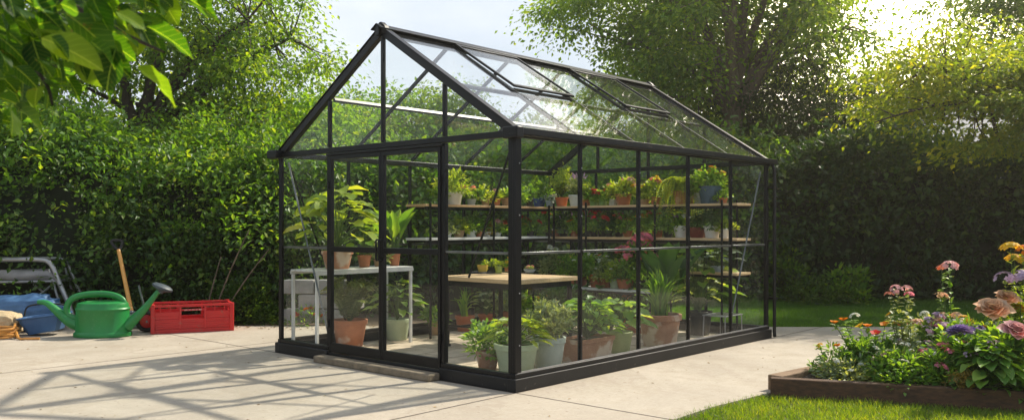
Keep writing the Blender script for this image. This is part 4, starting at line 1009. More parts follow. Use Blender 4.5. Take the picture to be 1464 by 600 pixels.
# red crate
cr = empty('plastic_crate', gp(288, 474.5) + Vector((-.20, .22, 0)), R(24), 'red slatted plastic crate on the patio edge before the left hedge', 'crate')
cw, cd, chh = .44, .24, .335
for sy, nm in ((-1, 0), (1, 1)):
    mb = MB(); y = sy * cd; t_ = .012
    def pb(xa, xb, za, zb, tt=t_): mb.box((xa, y - tt, za), (xb, y + tt, zb))
    pb(-cw, cw, 0, .045); pb(-cw, cw, chh - .028, chh, .018)
    pb(-.13, .13, chh - .075, chh - .055); pb(-cw, -.15, chh - .105, chh - .085); pb(.15, cw, chh - .105, chh - .085)
    pb(-cw, cw, .046, .165, .003); pb(-cw, -.15, .166, .225, .003); pb(.15, cw, .166, .225, .003)
    for xa, xb in ((-cw, -.15), (-.13, .13), (.15, cw)):
        for z in (.068, .112, .156): pb(xa, xb, z - .007, z + .007, .013)
    pb(-cw, -.15, .205, .235, .011); pb(.15, cw, .205, .235, .011)
    for x in (-.14, .14): pb(x - .012, x + .012, .045, chh - .028, .015)
    for x in (-.36, -.25, .25, .36): pb(x - .006, x + .006, chh - .085, chh - .028, .010)
    mb.build('side_panel', M['red'], cr, .002)
    mb = MB(); yy = y + sy * .013
    for i, (xa, xb) in enumerate([(-.10, -.06), (-.052, -.02), (-.012, .02), (.028, .055), (.063, .10)]):
        mb.box((xa, min(yy, yy + sy * .003), chh - .075 + .002), (xb, max(yy, yy + sy * .003), chh - .058))
    mb.build('print', M['redlabel'], cr)
for sx in (-1, 1):
    mb = MB(); x = sx * cw
    def pb(ya, yb, za, zb, tt=.012): mb.box((x - tt, ya, za), (x + tt, yb, zb))
    pb(-cd + .013, cd - .013, 0, .045); pb(-cd + .019, cd - .019, chh - .028, chh, .018); 
    for z in (.075, .125, .175): pb(-cd + .013, cd - .013, z - .018, z + .018, .007)
    pb(-cd + .013, cd - .013, .20, .235); pb(-.012, .012, .045, .20, .015); pb(-cd + .013, -.11, .235, chh - .028); pb(.11, cd - .013, .235, chh - .028)
    mb.build('end_panel', M['red'], cr, .002)
    for sy in (-1, 1):
        mb = MB(); cx, cy = sx * (cw + .004), sy * (cd + .004); mb.box((cx - .024, cy - .024, .0), (cx + .024, cy + .024, chh + .006)); mb.build('corner_post', M['red'], cr, .006)
mb = MB(); mb.box((-cw + .02, -cd + .02, .02), (cw - .02, cd - .02, .032)); mb.build('crate_floor', M['red'], cr)
# spade leaning on the hedge
s0 = gp(192, 474); s0.y = 10.75; s0.x = (193 - CX) / CF * 10.75; s0.z = 0
top = Vector(((169.5 - CX) / CF * 11.2, 11.2, CH + (HY - 357) / CF * 11.2))
sd = empty('spade', s0, 0, 'spade with orange wooden shaft and black grip leaning against the hedge', 'spade')
v = top - s0; vn = v.normalized()
mb = MB(); mb.tube([vn * .25, vn * (v.length * .6), v], [.028, .026, .024], 12); mb.build('shaft', M['ash'], sd)
mb = MB(); mb.tube([vn * .22, vn * .42], [.026, .021], 12); mb.build('socket', M['steel'], sd)
sx_ = Vector((1, .1, 0)).normalized(); 
mb = MB(); bl = []
q0 = vn * .25
for u, w_ in ((0, .02), (.02, .10), (.12, .105), (.22, .09), (.26, .05)):
    c = vn * (.26 - u); bl.append((mb.bm.verts.new(c - sx_ * w_), mb.bm.verts.new(c - vn.cross(sx_) * .012), mb.bm.verts.new(c + sx_ * w_)))
for i in range(4):
    for j_ in range(2): mb.bm.faces.new((bl[i][j_], bl[i][j_ + 1], bl[i + 1][j_ + 1], bl[i + 1][j_]))
o = mb.build('blade', M['steel'], sd); so = o.modifiers.new('s', 'SOLIDIFY'); so.thickness = .004
mb = MB(); a = v - vn * .01; loop = [a, a + vn * .05 + sx_ * .035, a + vn * .12 + sx_ * .068, a + vn * .15 + sx_ * .05, a + vn * .155, a + vn * .15 - sx_ * .05, a + vn * .12 - sx_ * .068, a + vn * .05 - sx_ * .035, a]
mb.tube(smooth_path(loop, 4), .019, 8); mb.build('grip', M['rubber'], sd)
# trolley wheel
wl = empty('trolley_wheel', gp(204, 476) + Vector((0, .12, 0)), R(20), 'small black trolley wheel with red hub between watering can and crate', 'wheel')
rot = Matrix.Translation((0, 0, .13)) @ Matrix.Rotation(PI / 2, 4, 'X')
def ringprof(r0, r1, hw, n=10): return [((r0 + r1) / 2 + (r1 - r0) / 2 * math.cos(2 * PI * i / n), hw * math.sin(2 * PI * i / n)) for i in range(n + 1)]
mb = MB(); mb.lathe(ringprof(.075, .13, .035), 32, mtx=rot); mb.build('tyre', M['rubber'], wl)
mb = MB(); mb.lathe([(.03, -.034), (.06, -.028), (.078, -.02), (.078, .02), (.06, .028), (.03, .034)], 24, mtx=rot); mb.build('hub', M['red'], wl)
mb = MB(); mb.tube([(0, -.06, .13), (0, .3, .13)], .012, 8); mb.tube([(0, .12, .13), (-.1, .16, .55)], .014, 8); mb.build('axle', M['steel'], wl)
# folding chair frame
fc = empty('folding_chair', (-6.35, 11.05, 0), R(2), 'collapsed grey metal folding chair with slack grey canvas at the far left', 'chair')
kk = 11.05 / CF
def fx(px, py, dy=0.0): return Vector(((px - CX) * kk + 6.35, dy, CH + (HY - py) * kk))
for dy in (0, .42):
    mb = MB(); mb.tube(smooth_path([fx(-90, 468, dy), fx(-95, 380, dy), fx(-80, 371, dy), fx(0, 371, dy), fx(55, 371, dy), fx(72, 378, dy), fx(84, 405, dy), fx(97, 436, dy), fx(108, 470, dy)], 4), .030 if dy == 0 else .022, 12); mb.build('side_frame', M['zinc'], fc)
    mb = MB(); mb.tube([fx(-90, 404, dy + .02), fx(78, 402, dy + .02)], .019, 10); mb.tube([fx(68, 385, dy + .03), fx(92, 468, dy + .03)], .017, 10); mb.build('inner_rail', M['zinc'], fc)
mb = MB(); mb.tube(smooth_path([fx(72, 404, .1), fx(45, 425, .1), fx(10, 436, .1), fx(-60, 440, .1)], 4), .013, 8); mb.tube([fx(30, 408, .3), fx(95, 462, .3)], .013, 8); mb.build('crossed_leg', M['zinc'], fc)
mb = MB()
for a, b in ((78, 402), (60, 372), (-90, 404)): mb.tube([fx(a, b, 0), fx(a, b, .42)], .013, 8)
mb.build('cross_tube', M['zinc'], fc)
mb = MB(); nx, ny = 22, 8; g_ = []
for i in range(nx + 1):
    for j_ in range(ny + 1):
        u, w_ = i / nx, j_ / ny
        p = fx(-88 + 160 * u, 385 + (2 if u > .9 else 0), .0) * (1 - w_) + fx(-88 + 166 * u, 402, .0) * w_
        top_ = CH + (HY - (388 - 4 * u)) * kk
        g_.append(mb.bm.verts.new((p.x, .05 + .33 * w_ + .01 * math.sin(u * 9), top_ - .11 * math.sin(w_ * PI * .55) - .035 * math.sin(u * PI * 2.2) * w_ - .02 * math.sin(u * 21 + w_ * 4) * w_)))
for i in range(nx):
    for j_ in range(ny): f = mb.bm.faces.new([g_[i * (ny + 1) + j_], g_[i * (ny + 1) + j_ + 1], g_[(i + 1) * (ny + 1) + j_ + 1], g_[(i + 1) * (ny + 1) + j_]]); f.smooth = True
o = mb.build('canvas_seat', M['canvas'], fc); so = o.modifiers.new('s', 'SOLIDIFY'); so.thickness = .006
mb = MB(); g_ = []
for i in range(nx + 1):
    for j_ in range(ny + 1):
        u, w_ = i / nx, j_ / ny; a = fx(-88 + 158 * u, 386, .012); b = fx(-88 + 168 * u, 401, .012); p = a * (1 - w_) + b * w_
        g_.append(mb.bm.verts.new((p.x, .03 - .04 * math.sin(w_ * PI) - .015 * math.sin(u * 16 + w_ * 3), p.z)))
for i in range(nx):
    for j_ in range(ny): f = mb.bm.faces.new([g_[i * (ny + 1) + j_], g_[i * (ny + 1) + j_ + 1], g_[(i + 1) * (ny + 1) + j_ + 1], g_[(i + 1) * (ny + 1) + j_]]); f.smooth = True
o = mb.build('canvas_flap', M['canvas'], fc); so = o.modifiers.new('s', 'SOLIDIFY'); so.thickness = .005
# blue tarp bundle, trug, sack, hose
def lumpy(name, mat, loc, rz, dims, lump, label, cat, seed, flatz=.0, parent=None):
    bm = bmesh.new(); bmesh.ops.create_icosphere(bm, subdivisions=5, radius=1)
    r_ = np.random.default_rng(seed); fr = r_.normal(size=(10, 3)) * np.linspace(1.5, 7, 10)[:, None]; ph = r_.uniform(0, 6, 10); am = np.linspace(1, .25, 10) * lump
    for v in bm.verts:
        c = np.array(v.co); c = np.sign(c) * np.abs(c) ** .72
        n_ = sum(am[i] * (1 - abs(math.sin(fr[i] @ np.array(v.co) + ph[i])) * 1.2) for i in range(10)) / 3
        c = c * (1 + n_); z = c[2] * dims[2] / 2 + dims[2] / 2
        v.co = (c[0] * dims[0] / 2, c[1] * dims[1] / 2, max(z, .002))
    for f in bm.faces: f.smooth = True
    me = bpy.data.meshes.new(name); bm.to_mesh(me); bm.free(); o = link(name, me, parent, [mat]); o.location = loc; o.rotation_euler = (0, 0, rz)
    if label: tag(o, label, cat)
    return o
q = gp(20, 474); q.y = 10.6
lumpy('tarpaulin', M['tarp'], (-5.98, 10.62, 0), R(8), (.95, .38, .40), .22, 'crumpled blue tarpaulin heaped under the folding chair', 'tarpaulin', 3)
lumpy('sack', M['sack'], (-6.05, 10.22, 0), R(-6), (.62, .34, .26), .16, 'beige sack slumped on the patio at the far left edge', 'sack', 9)
tg = empty('trug', (-5.43, 10.22, 0), R(8), 'blue plastic trug tipped open beside the watering can', 'trug')
mb = MB()
def ring8(lx_, ly_, z, sh=0): return [mb.bm.verts.new((x * lx_ + sh, y * ly_, z + .03 * x)) for x, y in [(-1, -.7), (-.8, -1), (.8, -1), (1, -.7), (1, .7), (.8, 1), (-.8, 1), (-1, .7)]]
rs = [ring8(.17, .11, .035), ring8(.25, .155, .21, -.02), ring8(.27, .17, .215, -.02), ring8(.27, .17, .23, -.02), ring8(.24, .145, .23, -.02), ring8(.165, .105, .05)]
for i in range(5):
    for j_ in range(8): f = mb.bm.faces.new((rs[i][j_], rs[i][(j_ + 1) % 8], rs[i + 1][(j_ + 1) % 8], rs[i + 1][j_]))
mb.bm.faces.new(rs[0][::-1]); mb.bm.faces.new(rs[-1]); mb.build('tub', M['trug'], tg, .004)
mb = MB(); mb.tube(smooth_path([(-.24, 0, .22), (-.2, 0, .33), (0, -.02, .36), (.2, 0, .34), (.24, 0, .25)], 4), .010, 8); mb.build('handle', M['rubber'], tg)
hz = MB(); pts = []
for i in range(100):
    a = i * 2 * PI / 24; r_ = .20 + .015 * math.sin(i * .7) ; pts.append((math.cos(a) * r_ * 1.1, math.sin(a) * r_ * .6, .018 + .03 * (i // 24) + .01 * math.sin(a * 1.3)))
pts += [(.30, -.1, .02), (.40, -.14, .018), (.55, -.12, .018)]
hz.tube(smooth_path(pts, 2), .014, 8); o = hz.build('garden_hose', M['hose'], None); o.location = (-5.80, 9.86, 0); tag(o, 'coiled orange garden hose lying in front of the beige sack', 'hose')
# low block wall beyond the left side of the greenhouse
gwl = empty('garden_wall', (-2.35, 11.45, 0), R(-4), 'low wall of pale stone blocks seen through the left glass', 'wall')
for r_ in range(3):
    for c_ in range(2):
        mb = MB(); xx = -.62 + c_ * .42 + (.2 if r_ % 2 else 0); mb.box((xx, -.1, .003 + r_ * .19), (xx + .405, .1, .183 + r_ * .19)); mb.build('block', M['block'], gwl, .012)
# a few red flowers at the wall foot
fb = empty('flowering_plant', (-2.62, 11.2, -.02), 0, 'low red and orange flowers at the foot of the pale block wall', 'plant')
lb, tops = f_bush(.55, .24, .05, 320); lb.build('foliage', [M['pl'], M['stem']], fb)
for i in range(9): add_flower(fb, 'pom', 'f_red' if i % 2 else 'f_orange', tops[i], .07)

# ------------------------------------------------------------------ raised flower bed
BC = [Vector((1.95, 6.62, 0)), Vector((7.2, 4.83, 0)), Vector((9.5, 7.6, 0)), Vector((2.62, 7.22, 0))]
bed = empty('raised_flower_bed', BC[0], 0, 'raised flower bed edged in weathered brown timber beams at the lawn corner', 'flower bed')
def rel(v): return v - BC[0]
n_ = (BC[1] - BC[0]).normalized(); per = Vector((-n_.y, n_.x, 0))
cuts = [0, .42 * 5.5, 5.5]
for i in range(2):
    a = BC[0] + n_ * (cuts[i] + .002); b = BC[0] + n_ * (cuts[i + 1] - .004)
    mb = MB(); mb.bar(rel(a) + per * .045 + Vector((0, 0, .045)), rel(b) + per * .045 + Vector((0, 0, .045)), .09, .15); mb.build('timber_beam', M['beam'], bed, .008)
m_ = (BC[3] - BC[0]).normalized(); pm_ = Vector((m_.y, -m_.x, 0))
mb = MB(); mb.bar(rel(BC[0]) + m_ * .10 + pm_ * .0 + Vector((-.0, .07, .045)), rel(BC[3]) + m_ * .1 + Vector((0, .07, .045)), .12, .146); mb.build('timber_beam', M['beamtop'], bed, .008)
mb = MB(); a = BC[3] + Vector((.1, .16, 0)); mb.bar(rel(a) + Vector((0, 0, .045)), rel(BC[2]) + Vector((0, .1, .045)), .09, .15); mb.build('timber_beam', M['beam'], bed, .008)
# soil, lumpy
mb = MB(); nx, ny = 60, 16; gr = []
for i in range(nx + 1):
    for j_ in range(ny + 1):
        u, w_ = i / nx, j_ / ny; p = (BC[0] + per * .05 + Vector((.12, .02, 0))).lerp(BC[1], u) * (1 - w_) + (BC[3] + Vector((.05, .0, 0))).lerp(BC[2], u) * w_
        gr.append(mb.bm.verts.new(rel(p) + Vector((0, 0, .085 + .02 * math.sin(u * 31 + w_ * 5) * math.sin(w_ * 17) + rng.normal() * .006))))
for i in range(nx):
    for j_ in range(ny): mb.bm.faces.new([gr[i * (ny + 1) + j_], gr[(i + 1) * (ny + 1) + j_], gr[(i + 1) * (ny + 1) + j_ + 1], gr[i * (ny + 1) + j_ + 1]])
mb.build('soil', M['soil'], bed)

def bedplant(label, px, dpt, ztop, w, hab, leaf, fl, cat='flower plant', name='flowering_plant', tall=(), z0=.08, **kw):
    """tall: (px, py, depth offset, kind, colour, size px) of heads seen one by one in the photo, each on its own stem"""
    ztop = ztop * 1.18 + .02 if (ztop < .5 and px > 1310) else ztop; x = (px - CX) / CF * dpt; e = empty(name, (x, dpt, z0), 0, label, cat, 'flowering plants in the raised bed')
    lb, tops = HAB[hab](w, ztop - z0, **kw)
    for hx, hy, dd, kind, mat, sz in tall:
        y = dpt + dd; p = np.array([(hx - CX) / CF * y - x, dd, CH + (HY - hy) / CF * y - z0]); t = np.linspace(0, 1, 9)[:, None]
        base = np.array([p[0] * .35, p[1] * .35, 0.]); path = base + (p - base) * np.concatenate([t ** 1.25, t ** 1.25, t], 1); lb.tube(path, .0045, .0025, 6)
        k_ = 34; u = rng.uniform(.25, .97, k_); Q = np.stack([np.interp(u, t[:, 0], path[:, j]) for j in range(3)], 1); D = rdir(k_) * [1, 1, .4] + [0, 0, .35]
        lb.inst(T_BIG[0], Q, D, [[0, 0, 1]], .075 * (1.25 - .6 * u) * rng.uniform(.7, 1.2, k_), .034, 0, True)
    lb.build('foliage', [M[leaf], M['stem']], e)
    for hx, hy, dd, kind, mat, sz in tall:
        y = dpt + dd; fo = add_flower(e, kind, mat, ((hx - CX) / CF * y - x, dd, CH + (HY - hy) / CF * y - z0), sz * y / CF * 1.05, .12 if kind == 'rose' else .25)
        if kind == 'rose': fo.rotation_euler.x = .45; fo.rotation_euler.z = rng.uniform(-.3, .3)
    for kind, mat, n, size in fl:
        for i in range(int(n * 1.5)):
            if tops is not None: p = tops[int(rng.integers(0, len(tops) * .38))] * rng.uniform(1.06, 1.2)
            else:
                a = rng.uniform(0, 6.28); rr = rng.uniform(0, .45) * w; p = np.array([math.cos(a) * rr, math.sin(a) * rr, (ztop - z0) * rng.uniform(.75, 1.02)])
            add_flower(e, kind, mat, p, size * 2.0 * rng.uniform(.7, 1.3))
    return e
bedplant('feathery clump of orange poppies at the left corner of the bed', 1250, 6.95, .40, .62, 'fine', 'pl', [('daisy', 'f_white', 12, .018)], m=90, n=7514, s=0.0488,
         tall=[(1193, 462, 0, 'poppy', 'f_orange', 14), (1206, 458, .05, 'poppy', 'f_orange', 15), (1240, 467, .1, 'poppy', 'f_orange', 15), (1230, 467, .2, 'poppy', 'f_yellow', 15), (1265, 465, 0, 'poppy', 'f_orange', 14), (1285, 465, -.05, 'poppy', 'f_orange', 17), (1197, 495, -.1, 'poppy', 'f_orange', 11), (1252, 478, -.1, 'poppy', 'f_red', 16)])
bedplant('low yellow-tipped leafy sprig hanging over the left corner of the bed', 1188, 6.98, .30, .30, 'bush', 'pl', [], n=187, s=0.0427, tall=[(1172, 494, 0, 'cluster', 'f_yellow', 12), (1222, 452, .3, 'cluster', 'f_white', 16)])
bedplant('low grey-green trailing plant on the bed soil at the left corner', 1225, 6.80, .17, .5, 'bush', 'pl_g', [('daisy', 'f_white', 4, .02)], n=714, s=0.0390)
bedplant('tall sparse zinnia stem with small dusty pink heads, left of the roses', 1305, 6.85, .42, .28, 'fine', 'pl_g', [], m=90, n=1989, s=0.0488,
         tall=[(1281, 414, 0, 'cluster', 'f_rose', 20), (1296, 413, .05, 'cluster', 'f_rose', 17), (1300, 421, -.05, 'cluster', 'f_pink', 15), (1271, 421, 0, 'cluster', 'f_coral', 14), (1272, 449, .05, 'daisy', 'f_yellow', 14)])
bedplant('tallest pink zinnia stem with long pale leaves rising in the middle of the bed', 1362, 7.0, .5, .34, 'fine', 'pl', [], m=90, n=1768, s=0.0549,
         tall=[(1358, 381, 0, 'cluster', 'f_rose', 26), (1346, 384, .05, 'cluster', 'f_coral', 16), (1346, 424, .05, 'cluster', 'f_peach', 22), (1338, 465, -.1, 'cluster', 'f_pink', 15)])
bedplant('green bush with violet blue heads in front of the peach rose', 1378, 6.55, .44, .55, 'bush', 'pl', [], n=1360, s=0.0732,
         tall=[(1372, 476, -.30, 'pom', 'f_purple', 36), (1396, 472, -.25, 'cluster', 'f_purple', 24), (1378, 490, -.1, 'cluster', 'f_coral', 16), (1355, 478, .0, 'daisy', 'f_yellow', 14)])
bedplant('rose bush with a wide flat peach bloom in the right of the bed', 1420, 6.75, .50, .62, 'bush', 'pl', [('cluster', 'f_white', 6, .04)], n=1530, s=0.0732,
         tall=[(1420, 443, 0, 'rose', 'f_peach', 50), (1440, 426, .1, 'rose', 'f_peach', 34), (1455, 440, .2, 'rose', 'f_yellow', 28)])
bedplant('low dense bush with one big pink peony-like bloom at the right edge', 1450, 6.35, .45, .50, 'bush', 'pl', [], n=1530, s=0.0793, tall=[(1452, 474, -.1, 'rose', 'f_rose', 44), (1490, 470, 0, 'rose', 'f_pink', 46)])
bedplant('tall plant with stacked yellow and lilac heads, highest at the right edge', 1462, 6.95, .70, .50, 'bush', 'pl_y', [], n=1054, s=0.0671,
         tall=[(1445, 356, 0, 'cluster', 'f_yellow', 32), (1463, 358, 0, 'cluster', 'f_orange', 22), (1450, 372, .05, 'cluster', 'f_yellow', 28), (1436, 398, -.1, 'cluster', 'f_lilac', 30), (1458, 397, -.1, 'cluster', 'f_lilac', 34), (1500, 380, .1, 'cluster', 'f_yellow', 30)])
bedplant('broad-leaved dark green clump at the front of the bed', 1415, 6.30, .34, .50, 'broad', 'pl', [('cluster', 'f_lilac', 5, .035)], n=102, s=0.1586, ratio=.5)
bedplant('mat of tiny white and mauve flowers between poppies and roses', 1325, 6.70, .30, .58, 'fine', 'pl_g', [('cluster', 'f_white', 14, .03), ('cluster', 'f_lilac', 6, .03)], m=90, n=5746, s=0.0427)
bedplant('bare straw-coloured dried plant on the front edge of the bed', 1378, 6.24, .22, .24, 'fine', 'pl_b', [], m=90, n=574, s=0.0366)
bedplant('pale-flowered filler clump deep in the centre of the bed', 1370, 6.85, .42, .6, 'fine', 'pl', [('cluster', 'f_white', 12, .035), ('daisy', 'f_yellow', 5, .03)], m=90, n=5304, s=0.0488)
bedplant('red and white flowering bush behind the poppies', 1335, 7.2, .42, .6, 'bush', 'pl_g', [('cluster', 'f_white', 8, .04), ('cluster', 'f_red', 1, .05)], n=1190, s=0.0549)
for i, (x, y, h, lab) in enumerate(((4.6, 6.2, .55, 'bushy pink-flowered plant in the bed beyond the right picture edge'), (4.9, 7.0, .7, 'leafy yellow-flowered plant at the back of the bed beyond the right picture edge'))):
    bedplant(lab, CX + x / y * CF, y, h, .7, 'bush', 'pl', [('pom', 'f_pink' if i == 0 else 'f_yellow', 6, .07)], n=1190, s=0.0732)
for lab, px, dpt, zt, w_, hab, leaf, fl, kw in (
    ('spreading mound of white alyssum spilling over the left timber corner', 1205, 6.82, .24, .46, 'bush', 'pl_g', [('cluster', 'f_white', 9, .03)], dict(n=900, s=.035)),
    ('leafy green mound between the orange poppies and the dusty pink zinnia', 1285, 6.62, .33, .52, 'bush', 'pl', [('daisy', 'f_white', 7, .025), ('cluster', 'f_rose', 3, .03)], dict(n=1300, s=.045)),
    ('small pink-flowered mound at the foot of the tallest zinnia', 1345, 6.50, .30, .46, 'bush', 'pl', [('cluster', 'f_pink', 6, .05)], dict(n=1100, s=.045)),
    ('tangle of yellow daisies behind the peach rose', 1400, 7.15, .52, .6, 'fine', 'pl_y', [('daisy', 'f_yellow', 8, .045)], dict(n=3200, s=.05, m=90)),
    ('fuzzy lilac clump deep in the bed left of the violet heads', 1335, 6.95, .46, .5, 'fine', 'pl', [('cluster', 'f_lilac', 7, .045), ('cluster', 'f_peach', 4, .05)], dict(n=3000, s=.05, m=90)),
    ('rounded bush with coral and pink buds under the yellow flower stem', 1455, 6.6, .52, .55, 'bush', 'pl', [('rose', 'f_peach', 3, .05), ('rose', 'f_pink', 2, .05)], dict(n=1200, s=.055))):
    bedplant(lab, px, dpt, zt, w_, hab, leaf, fl, **kw)

# ------------------------------------------------------------------ hedges
def hedge(label, pts, hw, hh, nclump, per_c, leaf, s, lit=None, cat='hedge', shape=(.6, .75)):
    pts = np.array(pts, float); seg = np.linalg.norm(np.diff(pts, axis=0), axis=1); cum = np.concatenate([[0], np.cumsum(seg)]); Lt = cum[-1]
    c0 = pts.mean(0); e = empty('hedge', (c0[0], c0[1], -.03), 0, label, cat)
    def base(t): return np.stack([np.interp(t * Lt, cum, pts[:, 0]), np.interp(t * Lt, cum, pts[:, 1])], -1)
    fr = rng.normal(size=(9, 2)) * [[1.1, 1.3]] * np.linspace(.8, 3.2, 9)[:, None]; ph = rng.uniform(0, 6, 9)
    def lump(t, f): return sum(np.sin(fr[i, 0] * t * Lt + fr[i, 1] * f * 1.7 + ph[i]) * .55 / (i + 2) for i in range(9))
    def surf(t, f, r):
        b = base(t); tg_ = base(np.clip(t + .01, 0, 1)) - base(np.clip(t - .01, 0, 1)); tg_ = tg_ / np.linalg.norm(tg_, axis=-1, keepdims=True)
        nr = np.stack([tg_[:, 1], -tg_[:, 0]], -1); rr = r * (1 + .30 * lump(t, f))
        h = hh if not callable(hh) else hh(b[:, 0])
        c, s_ = np.cos(f), np.sin(f); c = np.sign(c) * np.abs(c) ** shape[0]; s2 = np.abs(s_) ** shape[1]
        xy = b + nr * (c * hw * rr)[:, None]; return np.stack([xy[:, 0] - c0[0], xy[:, 1] - c0[1], h * s2 * rr + .0], -1), nr
    # solid inner mass, coloured dark for the shade in the hedge gaps
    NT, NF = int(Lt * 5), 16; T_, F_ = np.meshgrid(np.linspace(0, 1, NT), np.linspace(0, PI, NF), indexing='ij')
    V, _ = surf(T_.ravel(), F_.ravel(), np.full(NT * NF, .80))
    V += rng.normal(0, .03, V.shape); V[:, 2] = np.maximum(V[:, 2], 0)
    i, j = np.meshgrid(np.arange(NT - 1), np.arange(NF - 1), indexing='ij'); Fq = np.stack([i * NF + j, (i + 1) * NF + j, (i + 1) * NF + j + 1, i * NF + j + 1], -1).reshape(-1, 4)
    lb = LB(); lb.c.append((V, Fq, 0, True)); lb.n = len(V); lb.build('shade_core', [M['core']], e)
    t = rng.random(nclump * 2); f = rng.beta(1.1, 1.6, nclump * 2) * PI * .95
    pz = np.sin(t * Lt * 2.3 + 3 * np.sin(f * 2.1)) * np.sin(f * 5.3 + t * Lt * .9) + .5 * np.sin(t * Lt * 5.1 - f * 7); o_ = np.argsort(-(pz + rng.normal(0, .75, len(t))))[:nclump]; t = t[o_]; f = f[o_]; _f = rng.beta(1.1, 1.6, nclump) * PI * .95; r = 1 + np.abs(rng.normal(0, .09, nclump)) - .16 * rng.random(nclump)
    C, nr = surf(t, f, r); out = np.stack([nr[:, 0] * np.cos(f), nr[:, 1] * np.cos(f), np.sin(f)], -1)
    n = nclump * per_c; Cc = np.repeat(C, per_c, 0); O = np.repeat(out, per_c, 0); rad = np.repeat(rng.uniform(.06, .24, nclump), per_c)
    off = rng.normal(size=(n, 3)) * rad[:, None] * [1, 1, .55]
    Pp = Cc + off; Pp[:, 2] = np.maximum(Pp[:, 2], .01)
    D = rdir(n) * .8 + O * .5 + [0, 0, -.25]; N = rdir(n) * .75 + O * .5 + [0, 0, .7]
    sz = s * rng.uniform(.5, 1.6, n)
    tb = LB(); k_ = nclump // 12; ts = rng.integers(0, nclump, k_)
    for q_, o_2 in zip(C[ts], out[ts]):
        d_ = o_2 * .5 + rng.normal(0, .5, 3) + [0, 0, .25]; d_ = d_ / np.linalg.norm(d_); L_ = rng.uniform(.12, .34); tt_ = np.linspace(-.6, 1, 4)[:, None]; tb.tube(q_ + d_ * L_ * tt_ + rng.normal(0, .012, (4, 3)), .006, .002, 4, 0)
    tag(tb.build('twigs', [M['bark2']], e), kind='stuff')
    lb = LB()
    mats = [M[leaf]]
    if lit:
        hsel = np.repeat(rng.random(nclump) < np.clip((C[:, 2] / (hh if not callable(hh) else 2.4)) * 1.7 - .55, .05, .95), per_c); mats.append(M[lit])  # lit leaves picked more often towards the top, sunlight painted by colour
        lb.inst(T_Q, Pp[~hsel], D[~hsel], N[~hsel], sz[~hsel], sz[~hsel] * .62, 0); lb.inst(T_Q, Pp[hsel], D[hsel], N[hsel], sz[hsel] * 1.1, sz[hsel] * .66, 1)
    else: lb.inst(T_Q, Pp, D, N, sz, sz * .62, 0)
    lb.build('foliage', mats, e)
    return e
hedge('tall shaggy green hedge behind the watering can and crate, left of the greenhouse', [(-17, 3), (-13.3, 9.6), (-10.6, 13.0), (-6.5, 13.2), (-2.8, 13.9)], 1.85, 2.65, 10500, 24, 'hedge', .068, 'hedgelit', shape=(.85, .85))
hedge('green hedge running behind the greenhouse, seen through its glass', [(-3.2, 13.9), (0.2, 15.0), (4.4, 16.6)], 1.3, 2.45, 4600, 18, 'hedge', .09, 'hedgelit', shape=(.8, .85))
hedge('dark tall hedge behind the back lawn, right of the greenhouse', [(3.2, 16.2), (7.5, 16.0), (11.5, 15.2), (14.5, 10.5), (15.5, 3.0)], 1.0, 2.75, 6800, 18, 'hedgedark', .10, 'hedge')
def shrub(label, x, y, w, h, leaf, n, s, T=T_Q):
    e = empty('shrub', (x, y, -.03), 0, label, 'shrub')
    lb, _ = f_bush(w, h, s, n, T); lb.build('foliage', [M[leaf], M['bark']], e); return e
shrub('fern-like shrub with pale leaves at the hedge foot just left of the greenhouse', (352 - CX) / CF * 11.6, 11.6, .9, .62, 'hedge', 2400, .06)
shrub('loose upright shrub of lighter leaves before the dark right hedge', (1212 - CX) / CF * 14.4, 14.4, .75, .75, 'hedgelit', 700, .10)
shrub('low spreading shrub at the foot of the dark right hedge beside the greenhouse', (1165 - CX) / CF * 14.7, 14.7, 1.6, .42, 'hedge', 1500, .09)
shrub('yellow-green shrub half hidden behind the far greenhouse corner', (1122 - CX) / CF * 15.0, 15.0, .8, 1.0, 'hedgelit', 600, .09)
# slender stems in the left hedge
e = empty('young_tree', (-3.85, 11.25, -.03), 0, 'slender bare leaning stems in front of the left hedge', 'tree')
lb = LB(); t = np.linspace(0, 1, 8)[:, None]
for tip, b in (((.48, .0, 1.25), 0), ((.62, .05, 1.0), .1), ((.2, .05, .9), -.1)): lb.tube(np.concatenate([b + tip[0] * t ** 1.3, tip[1] * t, tip[2] * t], 1), .014, .006, 6, 0)
lb.build('stems', [M['bark2']], e)
lb = LB(); k_ = 130; c = np.array([[.5, 0, 1.3]]) + rng.normal(0, .22, (k_, 3)); lb.inst(T_Q, c, rdir(k_), [[0, 0, 1]], .09, .055, 0); lb.build('foliage', [M['hedgelit']], e)

